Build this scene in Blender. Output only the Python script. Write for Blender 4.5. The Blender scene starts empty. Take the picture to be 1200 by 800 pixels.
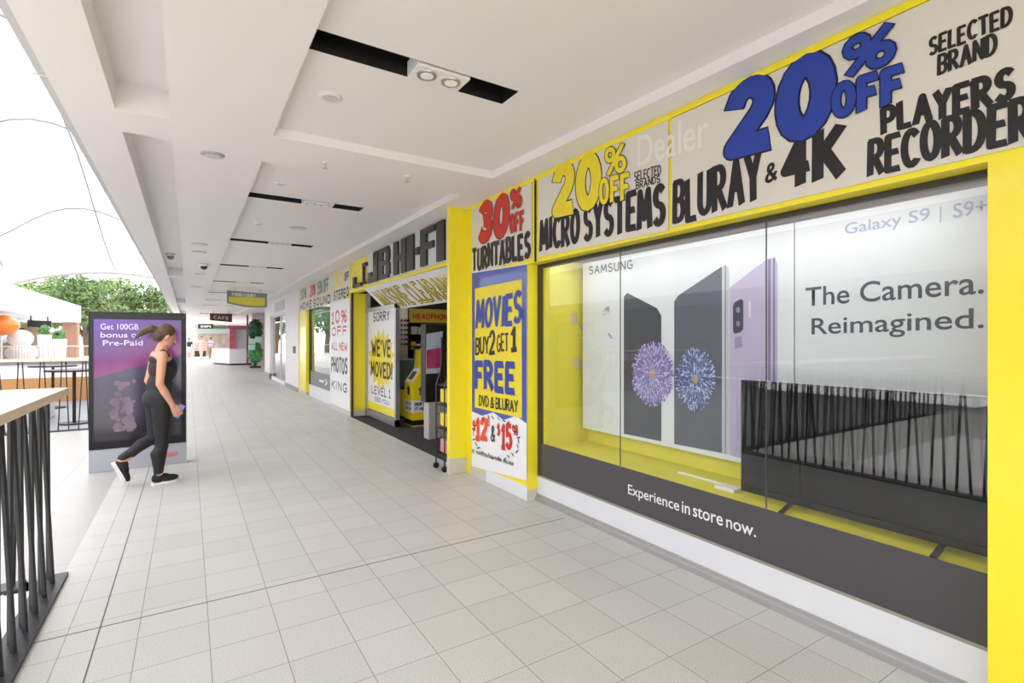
import bpy, bmesh, math, random
from mathutils import Vector, Matrix, noise
random.seed(7)
SC = bpy.context.scene
COL = SC.collection
PI = math.pi
# ------------------------------------------------------------------ camera
FPX, HZ, CH = 600.0, 398.0, 1.47
YAW = math.atan2(379, 600)
FW = Vector((math.sin(YAW), math.cos(YAW), 0)); RT = Vector((math.cos(YAW), -math.sin(YAW), 0)); UP = Vector((0, 0, 1))
cam_d = bpy.data.cameras.new('camera'); cam = bpy.data.objects.new('camera', cam_d); COL.objects.link(cam)
cam.location = (0, 0, CH); cam.rotation_euler = (PI/2, 0, -YAW)
cam_d.sensor_width = 36; cam_d.lens = 36*FPX/1200; cam_d.shift_y = -(400-HZ)/1200
cam_d.clip_start = .05; cam_d.clip_end = 300
SC.camera = cam
# ------------------------------------------------------------------ world, light, exposure
W = bpy.data.worlds.new('sky'); SC.world = W; W.use_nodes = True
bgn = W.node_tree.nodes['Background']; bgn.inputs[0].default_value = (.98, .98, 1, 1); bgn.inputs[1].default_value = 3.4
SC.view_settings.view_transform = 'Standard'; SC.view_settings.look = 'None'
SC.view_settings.gamma = 1; SC.view_settings.use_curve_mapping = False
SC.view_settings.exposure = .45
def area(name, loc, rot, sx, sy, power, colour=(1, .97, .93)):
    l = bpy.data.lights.new(name, 'AREA'); l.shape = 'RECTANGLE'; l.size = sx; l.size_y = sy; l.energy = power; l.color = colour
    o = bpy.data.objects.new(name, l); COL.objects.link(o); o.location = loc; o.rotation_euler = rot
    return o
area('shop_ceiling_lamp', (4.6, 7.5, 2.85), (0, 0, 0), 2.5, 3, 16)
area('shop_ceiling_lamp', (5.2, 11.2, 2.85), (0, 0, 0), 2.5, 2.2, 16)
area('display_fill_light', (2.82, 2.3, 2.18), (0, math.radians(-30), 0), .08, 2.8, 4)  # added light, no fixture; its gradient imitates the reflection high on the glass
area('display_fill_light', (3.0, 13, 2.5), (0, 0, 0), .3, 2, 14)
area('neighbour_shop_lamp', (4.2, 20, 2.8), (0, 0, 0), 1.5, 3, 60)
area('far_hall_lamp', (1.5, 48, 2.9), (0, 0, 0), 5, 12, 260)

# ------------------------------------------------------------------ helpers
def ray(x, y): return FW + RT*((x-600)/FPX) + UP*((HZ-y)/FPX)
O = Vector((0, 0, CH))
def onX(x, y, X): d = ray(x, y); return O + d*(X/d.x)
def onY(x, y, Y): d = ray(x, y); return O + d*(Y/d.y)
def onD(x, y, dist): return O + ray(x, y)*dist
def onZ(x, y, Z): d = ray(x, y); return O + d*((Z-CH)/d.z)

def s2l(c):
    c = c/255
    return c/12.92 if c <= .04045 else ((c+.055)/1.055)**2.4
def rgb(r, g, b): return (s2l(r), s2l(g), s2l(b), 1)
MATS = {}
def mat(name, col, rough=.6, metal=0, spec=.5, var=.04, scale=6, emit=0, coat=0, emit_col=None):
    if name in MATS: return MATS[name]
    m = bpy.data.materials.new(name); m.use_nodes = True
    nt = m.node_tree; b = nt.nodes['Principled BSDF']
    b.inputs['Roughness'].default_value = rough; b.inputs['Metallic'].default_value = metal
    b.inputs['Specular IOR Level'].default_value = spec; b.inputs['Coat Weight'].default_value = coat
    if coat: b.inputs['Coat Roughness'].default_value = .06
    if var:
        tc = nt.nodes.new('ShaderNodeTexCoord'); nz = nt.nodes.new('ShaderNodeTexNoise'); nz.inputs['Scale'].default_value = scale; nz.inputs['Detail'].default_value = 4
        mp = nt.nodes.new('ShaderNodeMapRange'); mp.inputs[3].default_value = 1-var; mp.inputs[4].default_value = 1+var
        mx = nt.nodes.new('ShaderNodeMix'); mx.data_type = 'RGBA'; mx.blend_type = 'MULTIPLY'; mx.inputs[0].default_value = 1
        mx.inputs[6].default_value = col
        nt.links.new(tc.outputs['Object'], nz.inputs['Vector']); nt.links.new(nz.outputs['Fac'], mp.inputs[0])
        nt.links.new(mp.outputs[0], mx.inputs[7]); nt.links.new(mx.outputs[2], b.inputs['Base Color'])
    else: b.inputs['Base Color'].default_value = col
    if emit:
        b.inputs['Emission Color'].default_value = emit_col or col; b.inputs['Emission Strength'].default_value = emit
    MATS[name] = m
    return m

class MB:
    def __init__(s): s.bm = bmesh.new()
    def box(s, x0, x1, y0, y1, z0, z1, bev=0):
        t = bmesh.new() if bev else s.bm
        v = [t.verts.new((x, y, z)) for x in (x0, x1) for y in (y0, y1) for z in (z0, z1)]
        for f in ((0,1,3,2),(4,6,7,5),(0,4,5,1),(2,3,7,6),(0,2,6,4),(1,5,7,3)): t.faces.new([v[i] for i in f])
        if bev:
            bmesh.ops.bevel(t, geom=t.edges[:], offset=bev, segments=2, affect='EDGES', profile=.5)
            s.merge(t)
        return s
    def merge(s, t, M=None):
        me = bpy.data.meshes.new('tmp'); t.to_mesh(me); t.free()
        if M: me.transform(M)
        s.bm.from_mesh(me); bpy.data.meshes.remove(me); return s
    def poly(s, pts): s.bm.faces.new([s.bm.verts.new(p) for p in pts]); return s
    def prism(s, pts, d):
        d = Vector(d); a = [s.bm.verts.new(p) for p in pts]; b = [s.bm.verts.new(Vector(p)+d) for p in pts]; n = len(a)
        s.bm.faces.new(a); s.bm.faces.new(b[::-1])
        for i in range(n): s.bm.faces.new([a[i], b[i], b[(i+1) % n], a[(i+1) % n]])
        return s
    def tube(s, pts, r, n=8, cap=True):
        pts = [Vector(p) for p in pts]; rs = r if isinstance(r, (list, tuple)) else [r]*len(pts); rings = []; pu = None
        for i, p in enumerate(pts):
            t = (pts[min(i+1, len(pts)-1)]-pts[max(i-1, 0)]).normalized()
            if pu is None: pu = t.orthogonal().normalized()
            u = (pu - t*pu.dot(t)).normalized(); pu = u; w = t.cross(u)
            rings.append([s.bm.verts.new(p + (u*math.cos(2*PI*k/n)+w*math.sin(2*PI*k/n))*rs[i]) for k in range(n)])
        for a, b in zip(rings, rings[1:]):
            for k in range(n): s.bm.faces.new([a[k], a[(k+1) % n], b[(k+1) % n], b[k]])
        if cap: s.bm.faces.new(rings[0][::-1]); s.bm.faces.new(rings[-1])
        return s
    def cyl(s, c, r, h, n=24, r2=None): c = Vector(c); return s.tube([c, c+Vector((0, 0, h))], [r, r if r2 is None else r2], n)
    def ball(s, c, r, sub=2):
        if not isinstance(r, (list, tuple)): r = (r, r, r)
        t = bmesh.new(); bmesh.ops.create_icosphere(t, subdivisions=sub, radius=1)
        return s.merge(t, Matrix.Translation(c) @ Matrix.Diagonal((*r, 1)))
    def lathe(s, prof, c=(0, 0, 0), n=24):
        c = Vector(c); rings = [[s.bm.verts.new(c+Vector((r*math.cos(2*PI*k/n), r*math.sin(2*PI*k/n), z))) for k in range(n)] for r, z in prof]
        for a, b in zip(rings, rings[1:]):
            for k in range(n): s.bm.faces.new([a[k], a[(k+1) % n], b[(k+1) % n], b[k]])
        s.bm.faces.new(rings[0][::-1]); s.bm.faces.new(rings[-1]); return s
    def build(s, name, m, parent=None, smooth=False, loc=None):
        bmesh.ops.recalc_face_normals(s.bm, faces=s.bm.faces[:])
        me = bpy.data.meshes.new(name); s.bm.to_mesh(me); s.bm.free()
        me.materials.append(m)
        if smooth:
            for p in me.polygons: p.use_smooth = True
        o = bpy.data.objects.new(name, me); COL.objects.link(o)
        if parent: o.parent = parent
        if loc: o.location = loc
        return o
# geometry is written in world coordinates; 'thing' sits at the origin of its base and children keep world coords through this helper
def thing(name, label, cat, loc=(0, 0, 0), group=None, kind=None):
    o = bpy.data.objects.new(name, None); COL.objects.link(o); o.location = loc; o.empty_display_size = .1
    if label: o['label'] = label
    if cat: o['category'] = cat
    if group: o['group'] = group
    if kind: o['kind'] = kind
    return o
def keep(o, parent):          # parent a world-space mesh to a thing (or part), without moving it
    t = parent; L = Vector((0, 0, 0))
    while t: L += t.location; t = t.parent
    o.data.transform(Matrix.Translation(-L)); o.parent = parent
    return o
def part(mb, name, m, parent, smooth=False, label=None):
    o = keep(mb.build(name, m, None, smooth), parent)
    if label: o['label'] = label
    return o
def tag(o, label, cat, group=None, kind=None):
    o['label'] = label; o['category'] = cat
    if group: o['group'] = group
    if kind: o['kind'] = kind
    return o
def origin(o, c):              # move a mesh's origin to c
    c = Vector(c); o.data.transform(Matrix.Translation(-c)); o.location = c; return o
def struct(mb, name, m, smooth=False):
    o = mb.build(name, m, None, smooth); o['kind'] = 'structure'; return o
def copy_tree(o, parent=None):
    c = o.copy(); COL.objects.link(c); c.parent = parent
    for ch in list(o.children): copy_tree(ch, c)
    return c

# ------------------------------------------------------------------ lettering: a hand-painted stroke alphabet
def arc(cx, cy, rx, ry, a0, a1, n=10): return [(cx+rx*math.cos(math.radians(a0+(a1-a0)*i/n)), cy+ry*math.sin(math.radians(a0+(a1-a0)*i/n))) for i in range(n+1)]
OO = lambda w: arc(w/2, .5, w/2, .5, 90, 450, 18)
G = {
 'A': (.62, [[(0,0),(.31,1),(.62,0)],[(.12,.36),(.5,.36)]]),
 'B': (.55, [[(0,0),(0,1)],[(0,1)]+arc(.28,.76,.24,.24,90,-90)+[(0,.52)],[(0,.52)]+arc(.3,.26,.25,.26,90,-90)+[(0,0)]]),
 'C': (.55, [arc(.32,.5,.32,.5,50,310,16)]),
 'D': (.58, [[(0,0),(0,1)],[(0,1)]+arc(.2,.5,.38,.5,90,-90,12)+[(0,0)]]),
 'E': (.48, [[(.48,1),(0,1),(0,0),(.48,0)],[(0,.52),(.4,.52)]]),
 'F': (.48, [[(.48,1),(0,1),(0,0)],[(0,.52),(.4,.52)]]),
 'G': (.6, [arc(.32,.5,.32,.5,50,330,16)+[(.6,.45),(.36,.45)]]),
 'H': (.56, [[(0,0),(0,1)],[(.56,0),(.56,1)],[(0,.5),(.56,.5)]]),
 'I': (.1, [[(.05,0),(.05,1)]]),
 'K': (.56, [[(0,0),(0,1)],[(.54,1),(.04,.46)],[(.16,.58),(.56,0)]]),
 'J': (.4, [[(.4,1),(.4,.25)]+arc(.2,.22,.2,.22,0,-170,8)]),
 'L': (.45, [[(0,1),(0,0),(.45,0)]]),
 'M': (.72, [[(0,0),(.08,1),(.36,.25),(.64,1),(.72,0)]]),
 'N': (.56, [[(0,0),(0,1),(.56,0),(.56,1)]]),
 'O': (.6, [OO(.6)]), '0': (.56, [OO(.56)]),
 'P': (.52, [[(0,0),(0,1)],[(0,1)]+arc(.26,.73,.26,.27,90,-90)+[(0,.46)]]),
 'R': (.56, [[(0,0),(0,1)],[(0,1)]+arc(.26,.75,.25,.25,90,-90)+[(0,.5)],[(.2,.5),(.56,0)]]),
 'S': (.52, [arc(.27,.75,.24,.25,40,270,10)+arc(.26,.25,.26,.25,90,-140,10)]),
 'T': (.56, [[(0,1),(.56,1)],[(.28,1),(.28,0)]]),
 'U': (.56, [[(0,1),(0,.3)]+arc(.28,.28,.28,.28,180,360,10)+[(.56,1)]]),
 'V': (.58, [[(0,1),(.29,0),(.58,1)]]),
 'W': (.8, [[(0,1),(.2,0),(.4,.7),(.6,0),(.8,1)]]),
 'Y': (.56, [[(0,1),(.28,.5),(.56,1)],[(.28,.5),(.28,0)]]),
 'X': (.56, [[(0,1),(.56,0)],[(.56,1),(0,0)]]),
 '1': (.3, [[(0,.78),(.17,1),(.17,0)],[(0,0),(.32,0)]]),
 '2': (.54, [arc(.27,.72,.26,.28,165,-20,10)+[(.45,.5),(0,0),(.56,0)]]),
 '3': (.52, [arc(.24,.76,.25,.24,150,-90,10),arc(.24,.26,.28,.26,90,-150,10)]),
 '4': (.58, [[(.42,0),(.42,1),(0,.34),(.58,.34)]]),
 '5': (.52, [[(.48,1),(.06,1),(.03,.56)]+arc(.24,.31,.28,.31,110,-150,10)]),
 '8': (.5, [arc(.25,.76,.22,.24,90,450,14),arc(.25,.26,.25,.26,90,450,14)]),
 '9': (.5, [arc(.25,.7,.25,.3,0,360,14),[(.5,.7),(.4,0)]]),
 '%': (.7, [arc(.16,.74,.15,.22,0,360,12),arc(.55,.27,.15,.24,0,360,12),[(.1,.0),(.62,1)]]),
 '&': (.62, [[(.62,0),(.12,.68)]+arc(.28,.8,.16,.2,200,-20,8)+[(.06,.36)]+arc(.24,.2,.22,.2,150,320,8)+[(.6,.42)]]),
 '+': (.4, [[(0,.4),(.4,.4)],[(.2,.15),(.2,.7)]]),
 '$': (.5, [arc(.26,.73,.22,.21,40,270,10)+arc(.25,.28,.24,.24,90,-140,10),[(.25,-.05),(.25,1.08)]]),
 "'": (.05, [[(.03,1),(0,.75)]]), '!': (.05, [[(.03,1),(.02,.3)],[(.02,.06),(.02,0)]]),
 '.': (.05, [[(.02,.03),(.03,0)]]), '-': (.3, [[(0,.5),(.3,.5)]]), '*': (.3, [[(.15,1),(.15,.6)],[(0,.7),(.3,.9)],[(0,.9),(.3,.7)]]),
 ' ': (.25, []),
}
def layout(txt, gap=.2):
    x = 0; out = []
    for ch in txt:
        w, st = G[ch]
        out.append((x, st)); x += w + (gap if ch != ' ' else .05)
    return out, x-gap
LIFT = [0]
def stroke_pts(bm, pts, w, mp, nrm=None):
    """flat brush ribbon along pts (uv units); every piece lies a hair above the one before, like layers of paint"""
    r = w/2; P = [Vector(p) for p in pts]
    P = [p for k, p in enumerate(P) if k == 0 or (p-P[k-1]).length > 1e-5]
    if len(P) < 2: return
    nv = nrm if nrm is not None else Vector((-1, 0, 0))
    def face(cs):
        LIFT[0] += 1; o_ = nv*(.00002*LIFT[0]); bm.faces.new([bm.verts.new(mp(*c)+o_) for c in cs])
    closed = (P[0]-P[-1]).length < 1e-4
    runs = [[P[0]]]
    for k in range(1, len(P)):
        runs[-1].append(P[k])
        if k < len(P)-1:
            a_, b_ = (P[k]-P[k-1]).normalized(), (P[k+1]-P[k]).normalized()
            if a_.dot(b_) < .72:
                face([(P[k].x+r*math.cos(t*PI/7), P[k].y+r*math.sin(t*PI/7)) for t in range(14)]); runs.append([P[k]])
    for run in runs:
        L_, Rr = [], []; n = len(run)
        for k in range(n):
            if closed and len(runs) == 1 and k in (0, n-1): d = (run[1]-run[0]).normalized()+(run[-1]-run[-2]).normalized()
            else: d = (run[min(k+1, n-1)]-run[max(k-1, 0)])
            d.normalize(); nn = Vector((-d.y, d.x)); c = run[k].copy()
            L_.append(c+nn*r); Rr.append(c-nn*r)
        if not (closed and len(runs) == 1):      # blunt slanted brush ends
            if run is runs[0]: d = (run[1]-run[0]).normalized(); L_[0] -= d*r*.75; Rr[0] -= d*r*.35
            if run is runs[-1]: d = (run[-1]-run[-2]).normalized(); L_[-1] += d*r*.35; Rr[-1] += d*r*.75
        for k in range(n-1): face([L_[k], Rr[k], Rr[k+1], L_[k+1]])
def hand(txt, bl, br, tl, w=.2, gap=.2, jit=.0, grow=0, bm=None, seed=1):
    """hand-painted text filling the parallelogram bl, br, tl (world points); w = stroke width in letter heights"""
    mb = MB() if bm is None else bm
    rnd = random.Random(seed); LIFT[0] = 0
    lay, tot = layout(txt, gap*.45+w*.8); bl, br, tl = Vector(bl), Vector(br), Vector(tl)
    eu = (br-bl)/(tot+w); ev = (tl-bl)/(1+w); h = ev.length; wu = eu.length
    org = bl + eu*(w/2) + ev*(w/2)
    # isotropic width: ribbons are made in physical units
    U = eu.normalized(); V = ev.normalized(); NV = V.cross(U)*-1; NV.normalize()
    def mp(a, b): return org + U*a + V*b
    for x, st in lay:
        dy = rnd.uniform(-jit, jit); dr = rnd.uniform(-jit, jit)
        for s in st:
            stroke_pts(mb.bm, [((x+u+dr*v)*wu, (v+dy)*h) for u, v in s], (w+grow)*min(h, wu*1.15), mp, NV)
    return mb
def words(txt, bl, br, tl, m, th, w=.2, gap=.2, jit=0, grow=0, seed=1, name='lettering'):
    g_ = gap*.45+w*.8; lay, tot = layout(txt, g_); bl, br, tl = Vector(bl), Vector(br), Vector(tl); e_ = (br-bl)/(tot+w); up = tl-bl; i = 0
    for wd in txt.split(' '):
        x0 = lay[i][0]; x1 = lay[i+len(wd)-1][0]+G[wd[-1]][0]; i += len(wd)+1
        part(hand(wd, bl+e_*x0, bl+e_*(x1+w), bl+e_*x0+up, w, gap, jit, grow, seed=seed), name, m, th)
def sans(txt, bl, br, tl, spacing=1.0):
    """text in Blender's own built-in typeface, flattened to a mesh inside the parallelogram"""
    cu = bpy.data.curves.new('t', 'FONT'); cu.body = txt; cu.space_character = spacing; cu.offset = .008; cu.resolution_u = 4
    o = bpy.data.objects.new('t', cu); COL.objects.link(o)
    dg = bpy.context.evaluated_depsgraph_get(); me = bpy.data.meshes.new_from_object(o.evaluated_get(dg))
    bpy.data.objects.remove(o); bpy.data.curves.remove(cu)
    xs = [v.co.x for v in me.vertices]; ys = [v.co.y for v in me.vertices]
    x0, x1, y0, y1 = min(xs), max(xs), min(ys), max(ys); bl, br, tl = Vector(bl), Vector(br), Vector(tl)
    for v in me.vertices: v.co = bl + (br-bl)*((v.co.x-x0)/(x1-x0)) + (tl-bl)*((v.co.y-y0)/(y1-y0))
    mb = MB(); mb.bm.from_mesh(me); bpy.data.meshes.remove(me)
    return mb
def q(X, *pp): return [onX(x, y, X) for x, y in pp]
def qy(Y, *pp): return [onY(x, y, Y) for x, y in pp]

# ------------------------------------------------------------------ materials
YEL = mat('yellow_gloss_paint', rgb(248, 230, 40), .35, coat=.25, var=.015, scale=2)
WHT = mat('white_paint', rgb(236, 233, 231), .55, var=.01)
CEIL = mat('ceiling_paint', rgb(238, 234, 232), .7, var=.008, scale=1.5)
BLK = mat('black_paint', rgb(28, 27, 28), .5)
DGR = mat('dark_grey_metal', rgb(52, 52, 55), .45, spec=.4)
STEEL = mat('brushed_steel', rgb(190, 190, 190), .35, metal=.8)
TIMB = mat('pale_timber', rgb(228, 210, 188), .5, var=.06, scale=9)
OAK = mat('oak_panel', rgb(190, 138, 84), .5, var=.1, scale=5)
CREAM = mat('cream_banner', rgb(222, 216, 204), .45, var=.015, coat=.25)
PAPER = mat('white_paper', rgb(238, 238, 240), .5, var=.012)
INKB = mat('black_brush_ink', rgb(24, 22, 23), .4, var=.15, scale=25)
INKR = mat('red_brush_ink', rgb(205, 42, 30), .4, var=.12, scale=14)
INKO = mat('orange_red_ink', rgb(235, 75, 35), .4, var=.1, scale=14)
INKBL = mat('blue_brush_ink', rgb(32, 62, 160), .4, var=.2, scale=10)
INKY = mat('yellow_brush_ink', rgb(238, 216, 40), .4, var=.08, scale=14)
INKG = mat('green_brush_ink', rgb(60, 130, 110), .4, var=.15, scale=14)
INKGY = mat('grey_ink', rgb(90, 92, 98), .5)
BEIGE = mat('beige_skirting_tile', rgb(205, 200, 188), .5, var=.05)
VINYL = mat('charcoal_vinyl', rgb(74, 72, 76), .4, var=.03)
KERB = mat('white_enamel_kerb', rgb(226, 228, 232), .35)
SKINM = mat('skin', rgb(214, 158, 128), .55, var=.04, scale=20)
CARPET = mat('dark_carpet', rgb(72, 70, 70), .95, spec=.1, var=.15, scale=60)
LAMPE = mat('lamp_glow', (1, .97, .92, 1), .5, var=0, emit=6)
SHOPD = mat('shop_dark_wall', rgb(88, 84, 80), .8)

def glass(name, tint=(1, 1, 1, 1), boost=1.0):
    m = bpy.data.materials.new(name); m.use_nodes = True; nt = m.node_tree; nt.nodes.clear()
    out = nt.nodes.new('ShaderNodeOutputMaterial'); mx = nt.nodes.new('ShaderNodeMixShader'); tr = nt.nodes.new('ShaderNodeBsdfTransparent'); gl = nt.nodes.new('ShaderNodeBsdfGlossy')
    fr = nt.nodes.new('ShaderNodeFresnel'); fr.inputs['IOR'].default_value = 1.5; mu = nt.nodes.new('ShaderNodeMath'); mu.operation = 'MULTIPLY'; mu.inputs[1].default_value = boost; mu.use_clamp = True
    ge = nt.nodes.new('ShaderNodeNewGeometry'); mr = nt.nodes.new('ShaderNodeMapRange'); mr.inputs[3].default_value = 1.5; mr.inputs[4].default_value = 1/1.5     # same pane from either side
    nt.links.new(ge.outputs['Backfacing'], mr.inputs[0]); nt.links.new(mr.outputs[0], fr.inputs['IOR'])
    gl.inputs['Roughness'].default_value = 0; tr.inputs['Color'].default_value = tint
    nt.links.new(fr.outputs[0], mu.inputs[0]); nt.links.new(mu.outputs[0], mx.inputs[0]); nt.links.new(tr.outputs[0], mx.inputs[1]); nt.links.new(gl.outputs[0], mx.inputs[2]); nt.links.new(mx.outputs[0], out.inputs[0])
    return m
GLASS = glass('shop_glass', (.96, .98, .97, 1), 1.7)

def tile_mat(name, col, joint, size, ox, oy, speck=.1, rough=.45):
    m = bpy.data.materials.new(name); m.use_nodes = True; nt = m.node_tree; b = nt.nodes['Principled BSDF']; L = nt.links.new
    tc = nt.nodes.new('ShaderNodeTexCoord'); mp = nt.nodes.new('ShaderNodeMapping'); mp.inputs['Location'].default_value = (-ox, -oy, 0)
    L(tc.outputs['Object'], mp.inputs[0])
    br = nt.nodes.new('ShaderNodeTexBrick'); br.offset = 0; br.inputs['Scale'].default_value = 1; br.inputs['Brick Width'].default_value = size; br.inputs['Row Height'].default_value = size
    br.inputs['Mortar Size'].default_value = .0022; br.inputs['Mortar Smooth'].default_value = .3; br.inputs['Bias'].default_value = 0
    c = Vector(col[:3]); br.inputs['Color1'].default_value = (*(c*1.03), 1); br.inputs['Color2'].default_value = (*(c*.96), 1); br.inputs['Mortar'].default_value = joint
    L(mp.outputs[0], br.inputs['Vector'])
    nz = nt.nodes.new('ShaderNodeTexNoise'); nz.inputs['Scale'].default_value = 170; nz.inputs['Detail'].default_value = 3; L(tc.outputs['Object'], nz.inputs['Vector'])
    n2 = nt.nodes.new('ShaderNodeTexNoise'); n2.inputs['Scale'].default_value = .9; n2.inputs['Detail'].default_value = 5; L(tc.outputs['Object'], n2.inputs['Vector'])
    r1 = nt.nodes.new('ShaderNodeMapRange'); r1.inputs[1].default_value = .3; r1.inputs[2].default_value = .7; r1.inputs[3].default_value = 1-speck; r1.inputs[4].default_value = 1+speck; L(nz.outputs[0], r1.inputs[0])
    r2 = nt.nodes.new('ShaderNodeMapRange'); r2.inputs[3].default_value = .94; r2.inputs[4].default_value = 1.06; L(n2.outputs[0], r2.inputs[0])
    mu = nt.nodes.new('ShaderNodeMath'); mu.operation = 'MULTIPLY'; L(r1.outputs[0], mu.inputs[0]); L(r2.outputs[0], mu.inputs[1])
    mx = nt.nodes.new('ShaderNodeMix'); mx.data_type = 'RGBA'; mx.blend_type = 'MULTIPLY'; mx.inputs[0].default_value = 1
    L(br.outputs[0], mx.inputs[6]); L(mu.outputs[0], mx.inputs[7]); L(mx.outputs[2], b.inputs['Base Color'])
    b.inputs['Roughness'].default_value = rough; b.inputs['Specular IOR Level'].default_value = .4
    return m

# ------------------------------------------------------------------ structure: floor
FLOOR = tile_mat('speckled_floor_tile', rgb(201, 200, 197), rgb(134, 131, 128), .3, .087, .117, .2, .42)
struct(MB().box(-.66, 2.72, -7, 62, -.35, 0), 'floor', FLOOR)
struct(MB().box(-9, -.66, 4.2, 10.9, -.35, 0), 'floor_left', tile_mat('pale_bridge_tile', rgb(176, 174, 171), rgb(128, 126, 124), .6, .1, .2, .06, .4))
struct(MB().box(-12, -.66, 10.9, 28, -.35, -.002), 'floor_back', tile_mat('grey_court_tile', rgb(150, 150, 156), rgb(120, 120, 124), .6, 0, 0, .05, .5))
struct(MB().box(2.62, 7.5, 4.95, 9.92, -.3, .004).box(2.72, 7.5, 9.92, 14.4, -.3, .004), 'floor_shop', CARPET)
struct(MB().box(2.72, 9, 17, 62, -.3, 0), 'floor_right', FLOOR)
struct(MB().box(-40, -.66, -30, 70, -5.4, -5), 'floor_lower', mat('lower_level_paving', rgb(205, 202, 198), .6))
jt = MB()       # movement joints
jt.box(-.66, 2.62, 3.335, 3.342, -.01, .0012); jt.box(-.385, -.379, -7, 60, -.01, .0012)
struct(jt, 'trim_1', mat('joint_sealant', rgb(112, 106, 102), .8))

# ------------------------------------------------------------------ structure: ceiling with troughs and recessed panels
ZC, ZR, ZT = 2.92, 2.986, 3.10
c = MB()
Y0, Y1 = -7, 62
c.box(-.66, -.39, Y0, Y1, ZC, 3.3)
c.box(-.10, .507, Y0, Y1, ZC, 3.3)
c.box(-.39, -.10, Y0, Y1, ZT, 3.3)
for a, b in ((4.05, 4.47), (14.0, 14.4), (24, 24.4), (34, 34.4), (44, 62), (-3.4, -3)): c.box(-.39, -.10, a, b, ZC, ZT)
SLOTS = [-.5, 2.72, 5.98, 8.79, 11.85, 15.25, 18.9, 22.5, 26.0, 30.0]
SX0, SX1, SW = .53, 1.705, .10
ys = [Y0]
for s in SLOTS: ys += [s-SW, s+SW]
ys.append(Y1)
for i in range(0, len(ys), 2): c.box(.507, 2.62, ys[i], ys[i+1], ZR, 3.3)
for s in SLOTS: c.box(.507, SX0, s-SW, s+SW, ZR, 3.3); c.box(SX1, 2.62, s-SW, s+SW, ZR, 3.3)
for a, b in ((3.99, 4.61), (34, 62), (-7, -2.4)): c.box(.507, 2.30, a, b, ZC, ZR)
c.prism([(2.308, 3.99, ZC), (2.62, 3.99, ZC), (2.62, -7, ZC), (2.52, -2, ZC), (2.46, 1, ZC)], (0, 0, ZR-ZC))
c.box(2.30, 2.62, 3.99, 17.0, ZC, ZR)
c.box(2.30, 9, 17.0, 62, ZC, 3.3)
struct(c, 'ceiling', CEIL)
g = MB()
y = -6
while y < 58:
    g.box(-.70, -.66, y, y+1.36, 2.925, 3.06); g.box(-.712, -.70, y, y+1.36, 2.99, 3.06); y += 1.4
struct(g, 'trim_2', mat('grey_flashing', rgb(205, 203, 203), .5))
b = MB(); y = -6.02
while y < 58: b.box(-.725, -.66, y-.012, y+.012, 2.93, 3.07); y += 1.4
struct(b, 'trim_3', WHT)
for i, s in enumerate(SLOTS[1:9]):
    where = ['nearest the camera', 'second from the camera', 'third from the camera', 'fourth from the camera', 'fifth from the camera', 'sixth from the camera', 'seventh from the camera', 'farthest one visible'][i]
    t = thing('ceiling_light', 'black ceiling slot with white twin lamp box, ' + where, 'ceiling light', (1.12, s, ZR), 'slot lights in the walkway ceiling')
    h = MB(); z1 = ZR+.16
    for (a0, a1, b0, b1, e0, e1) in ((SX0, SX1, s-SW, s+SW, z1, z1+.01), (SX0, SX0+.004, s-SW, s+SW, ZR, z1), (SX1-.004, SX1, s-SW, s+SW, ZR, z1), (SX0, SX1, s-SW, s-SW+.004, ZR, z1), (SX0, SX1, s+SW-.004, s+SW, ZR, z1)): h.box(a0, a1, b0, b1, e0, e1)
    part(h, 'slot_housing', BLK, t)
    lb = part(MB().box(1.06, 1.38, s-.085, s+.085, ZR-.012, ZR+.08, .004), 'lamp_box', WHT, t)
    for cx in (1.145, 1.295):
        part(MB().lathe([(.052, ZR-.017), (.052, ZR-.012), (.0, ZR-.012)] if 0 else [(.056, ZR-.018), (.058, ZR-.012), (.03, ZR-.0125)], (cx, s, 0), 20), 'lamp_ring', STEEL, lb)
        part(MB().cyl((cx, s, ZR-.0195), .038, .003, 16), 'lamp', mat('lamp_lens', rgb(225, 222, 215), .3, emit=.15), lb)
# downlights, detectors, sprinklers, camera dome
def ceiling_disc(x, y, r, z, name, label, cat, group, m=STEEL, depth=.012):
    p = onZ(x, y, z)
    t = thing(name, label, cat, (p.x, p.y, z), group)
    part(MB().lathe([(r*.8, z-depth), (r, z-depth*.4), (r, z)], (p.x, p.y, 0), 20), 'trim_ring', m, t, True)
    part(MB().cyl((p.x, p.y, z-depth-.001), r*.68, .004, 18), 'lens', mat('frosted_lens', rgb(205, 202, 198), .4), t)
ceiling_disc(249, 181, .085, ZC, 'downlight', 'round recessed downlight beside the near end of the long ceiling trough', 'ceiling light', None)
ceiling_disc(387, 113, .07, ZR, 'speaker_grille', 'round ceiling disc just beyond the nearest black slot', 'ceiling disc', None, WHT)
ceiling_disc(350, 267, .11, ZR, 'speaker_grille', 'wide round ceiling disc beyond the second black slot', 'ceiling disc', None, STEEL)
ceiling_disc(329, 215, .06, ZR, 'speaker_grille', 'small pale ceiling disc just before the second black slot', 'ceiling disc', None, WHT)
ceiling_disc(303, 262, .06, ZR, 'speaker_grille', 'small pale ceiling disc between the second and third black slots', 'ceiling disc', None, WHT)
ceiling_disc(234, 286, .11, ZC, 'downlight', 'nearer of two round downlights close together in the middle ceiling strip', 'ceiling light', None)
ceiling_disc(233, 295, .11, ZC, 'downlight', 'farther of two round downlights close together in the middle ceiling strip', 'ceiling light', None)
ceiling_disc(235, 321, .11, ZC, 'downlight', 'round downlight just beyond the dark ceiling camera', 'ceiling light', None)
ceiling_disc(229, 336, .13, ZC, 'downlight', 'farthest round downlight in the middle ceiling strip', 'ceiling light', None)
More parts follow.
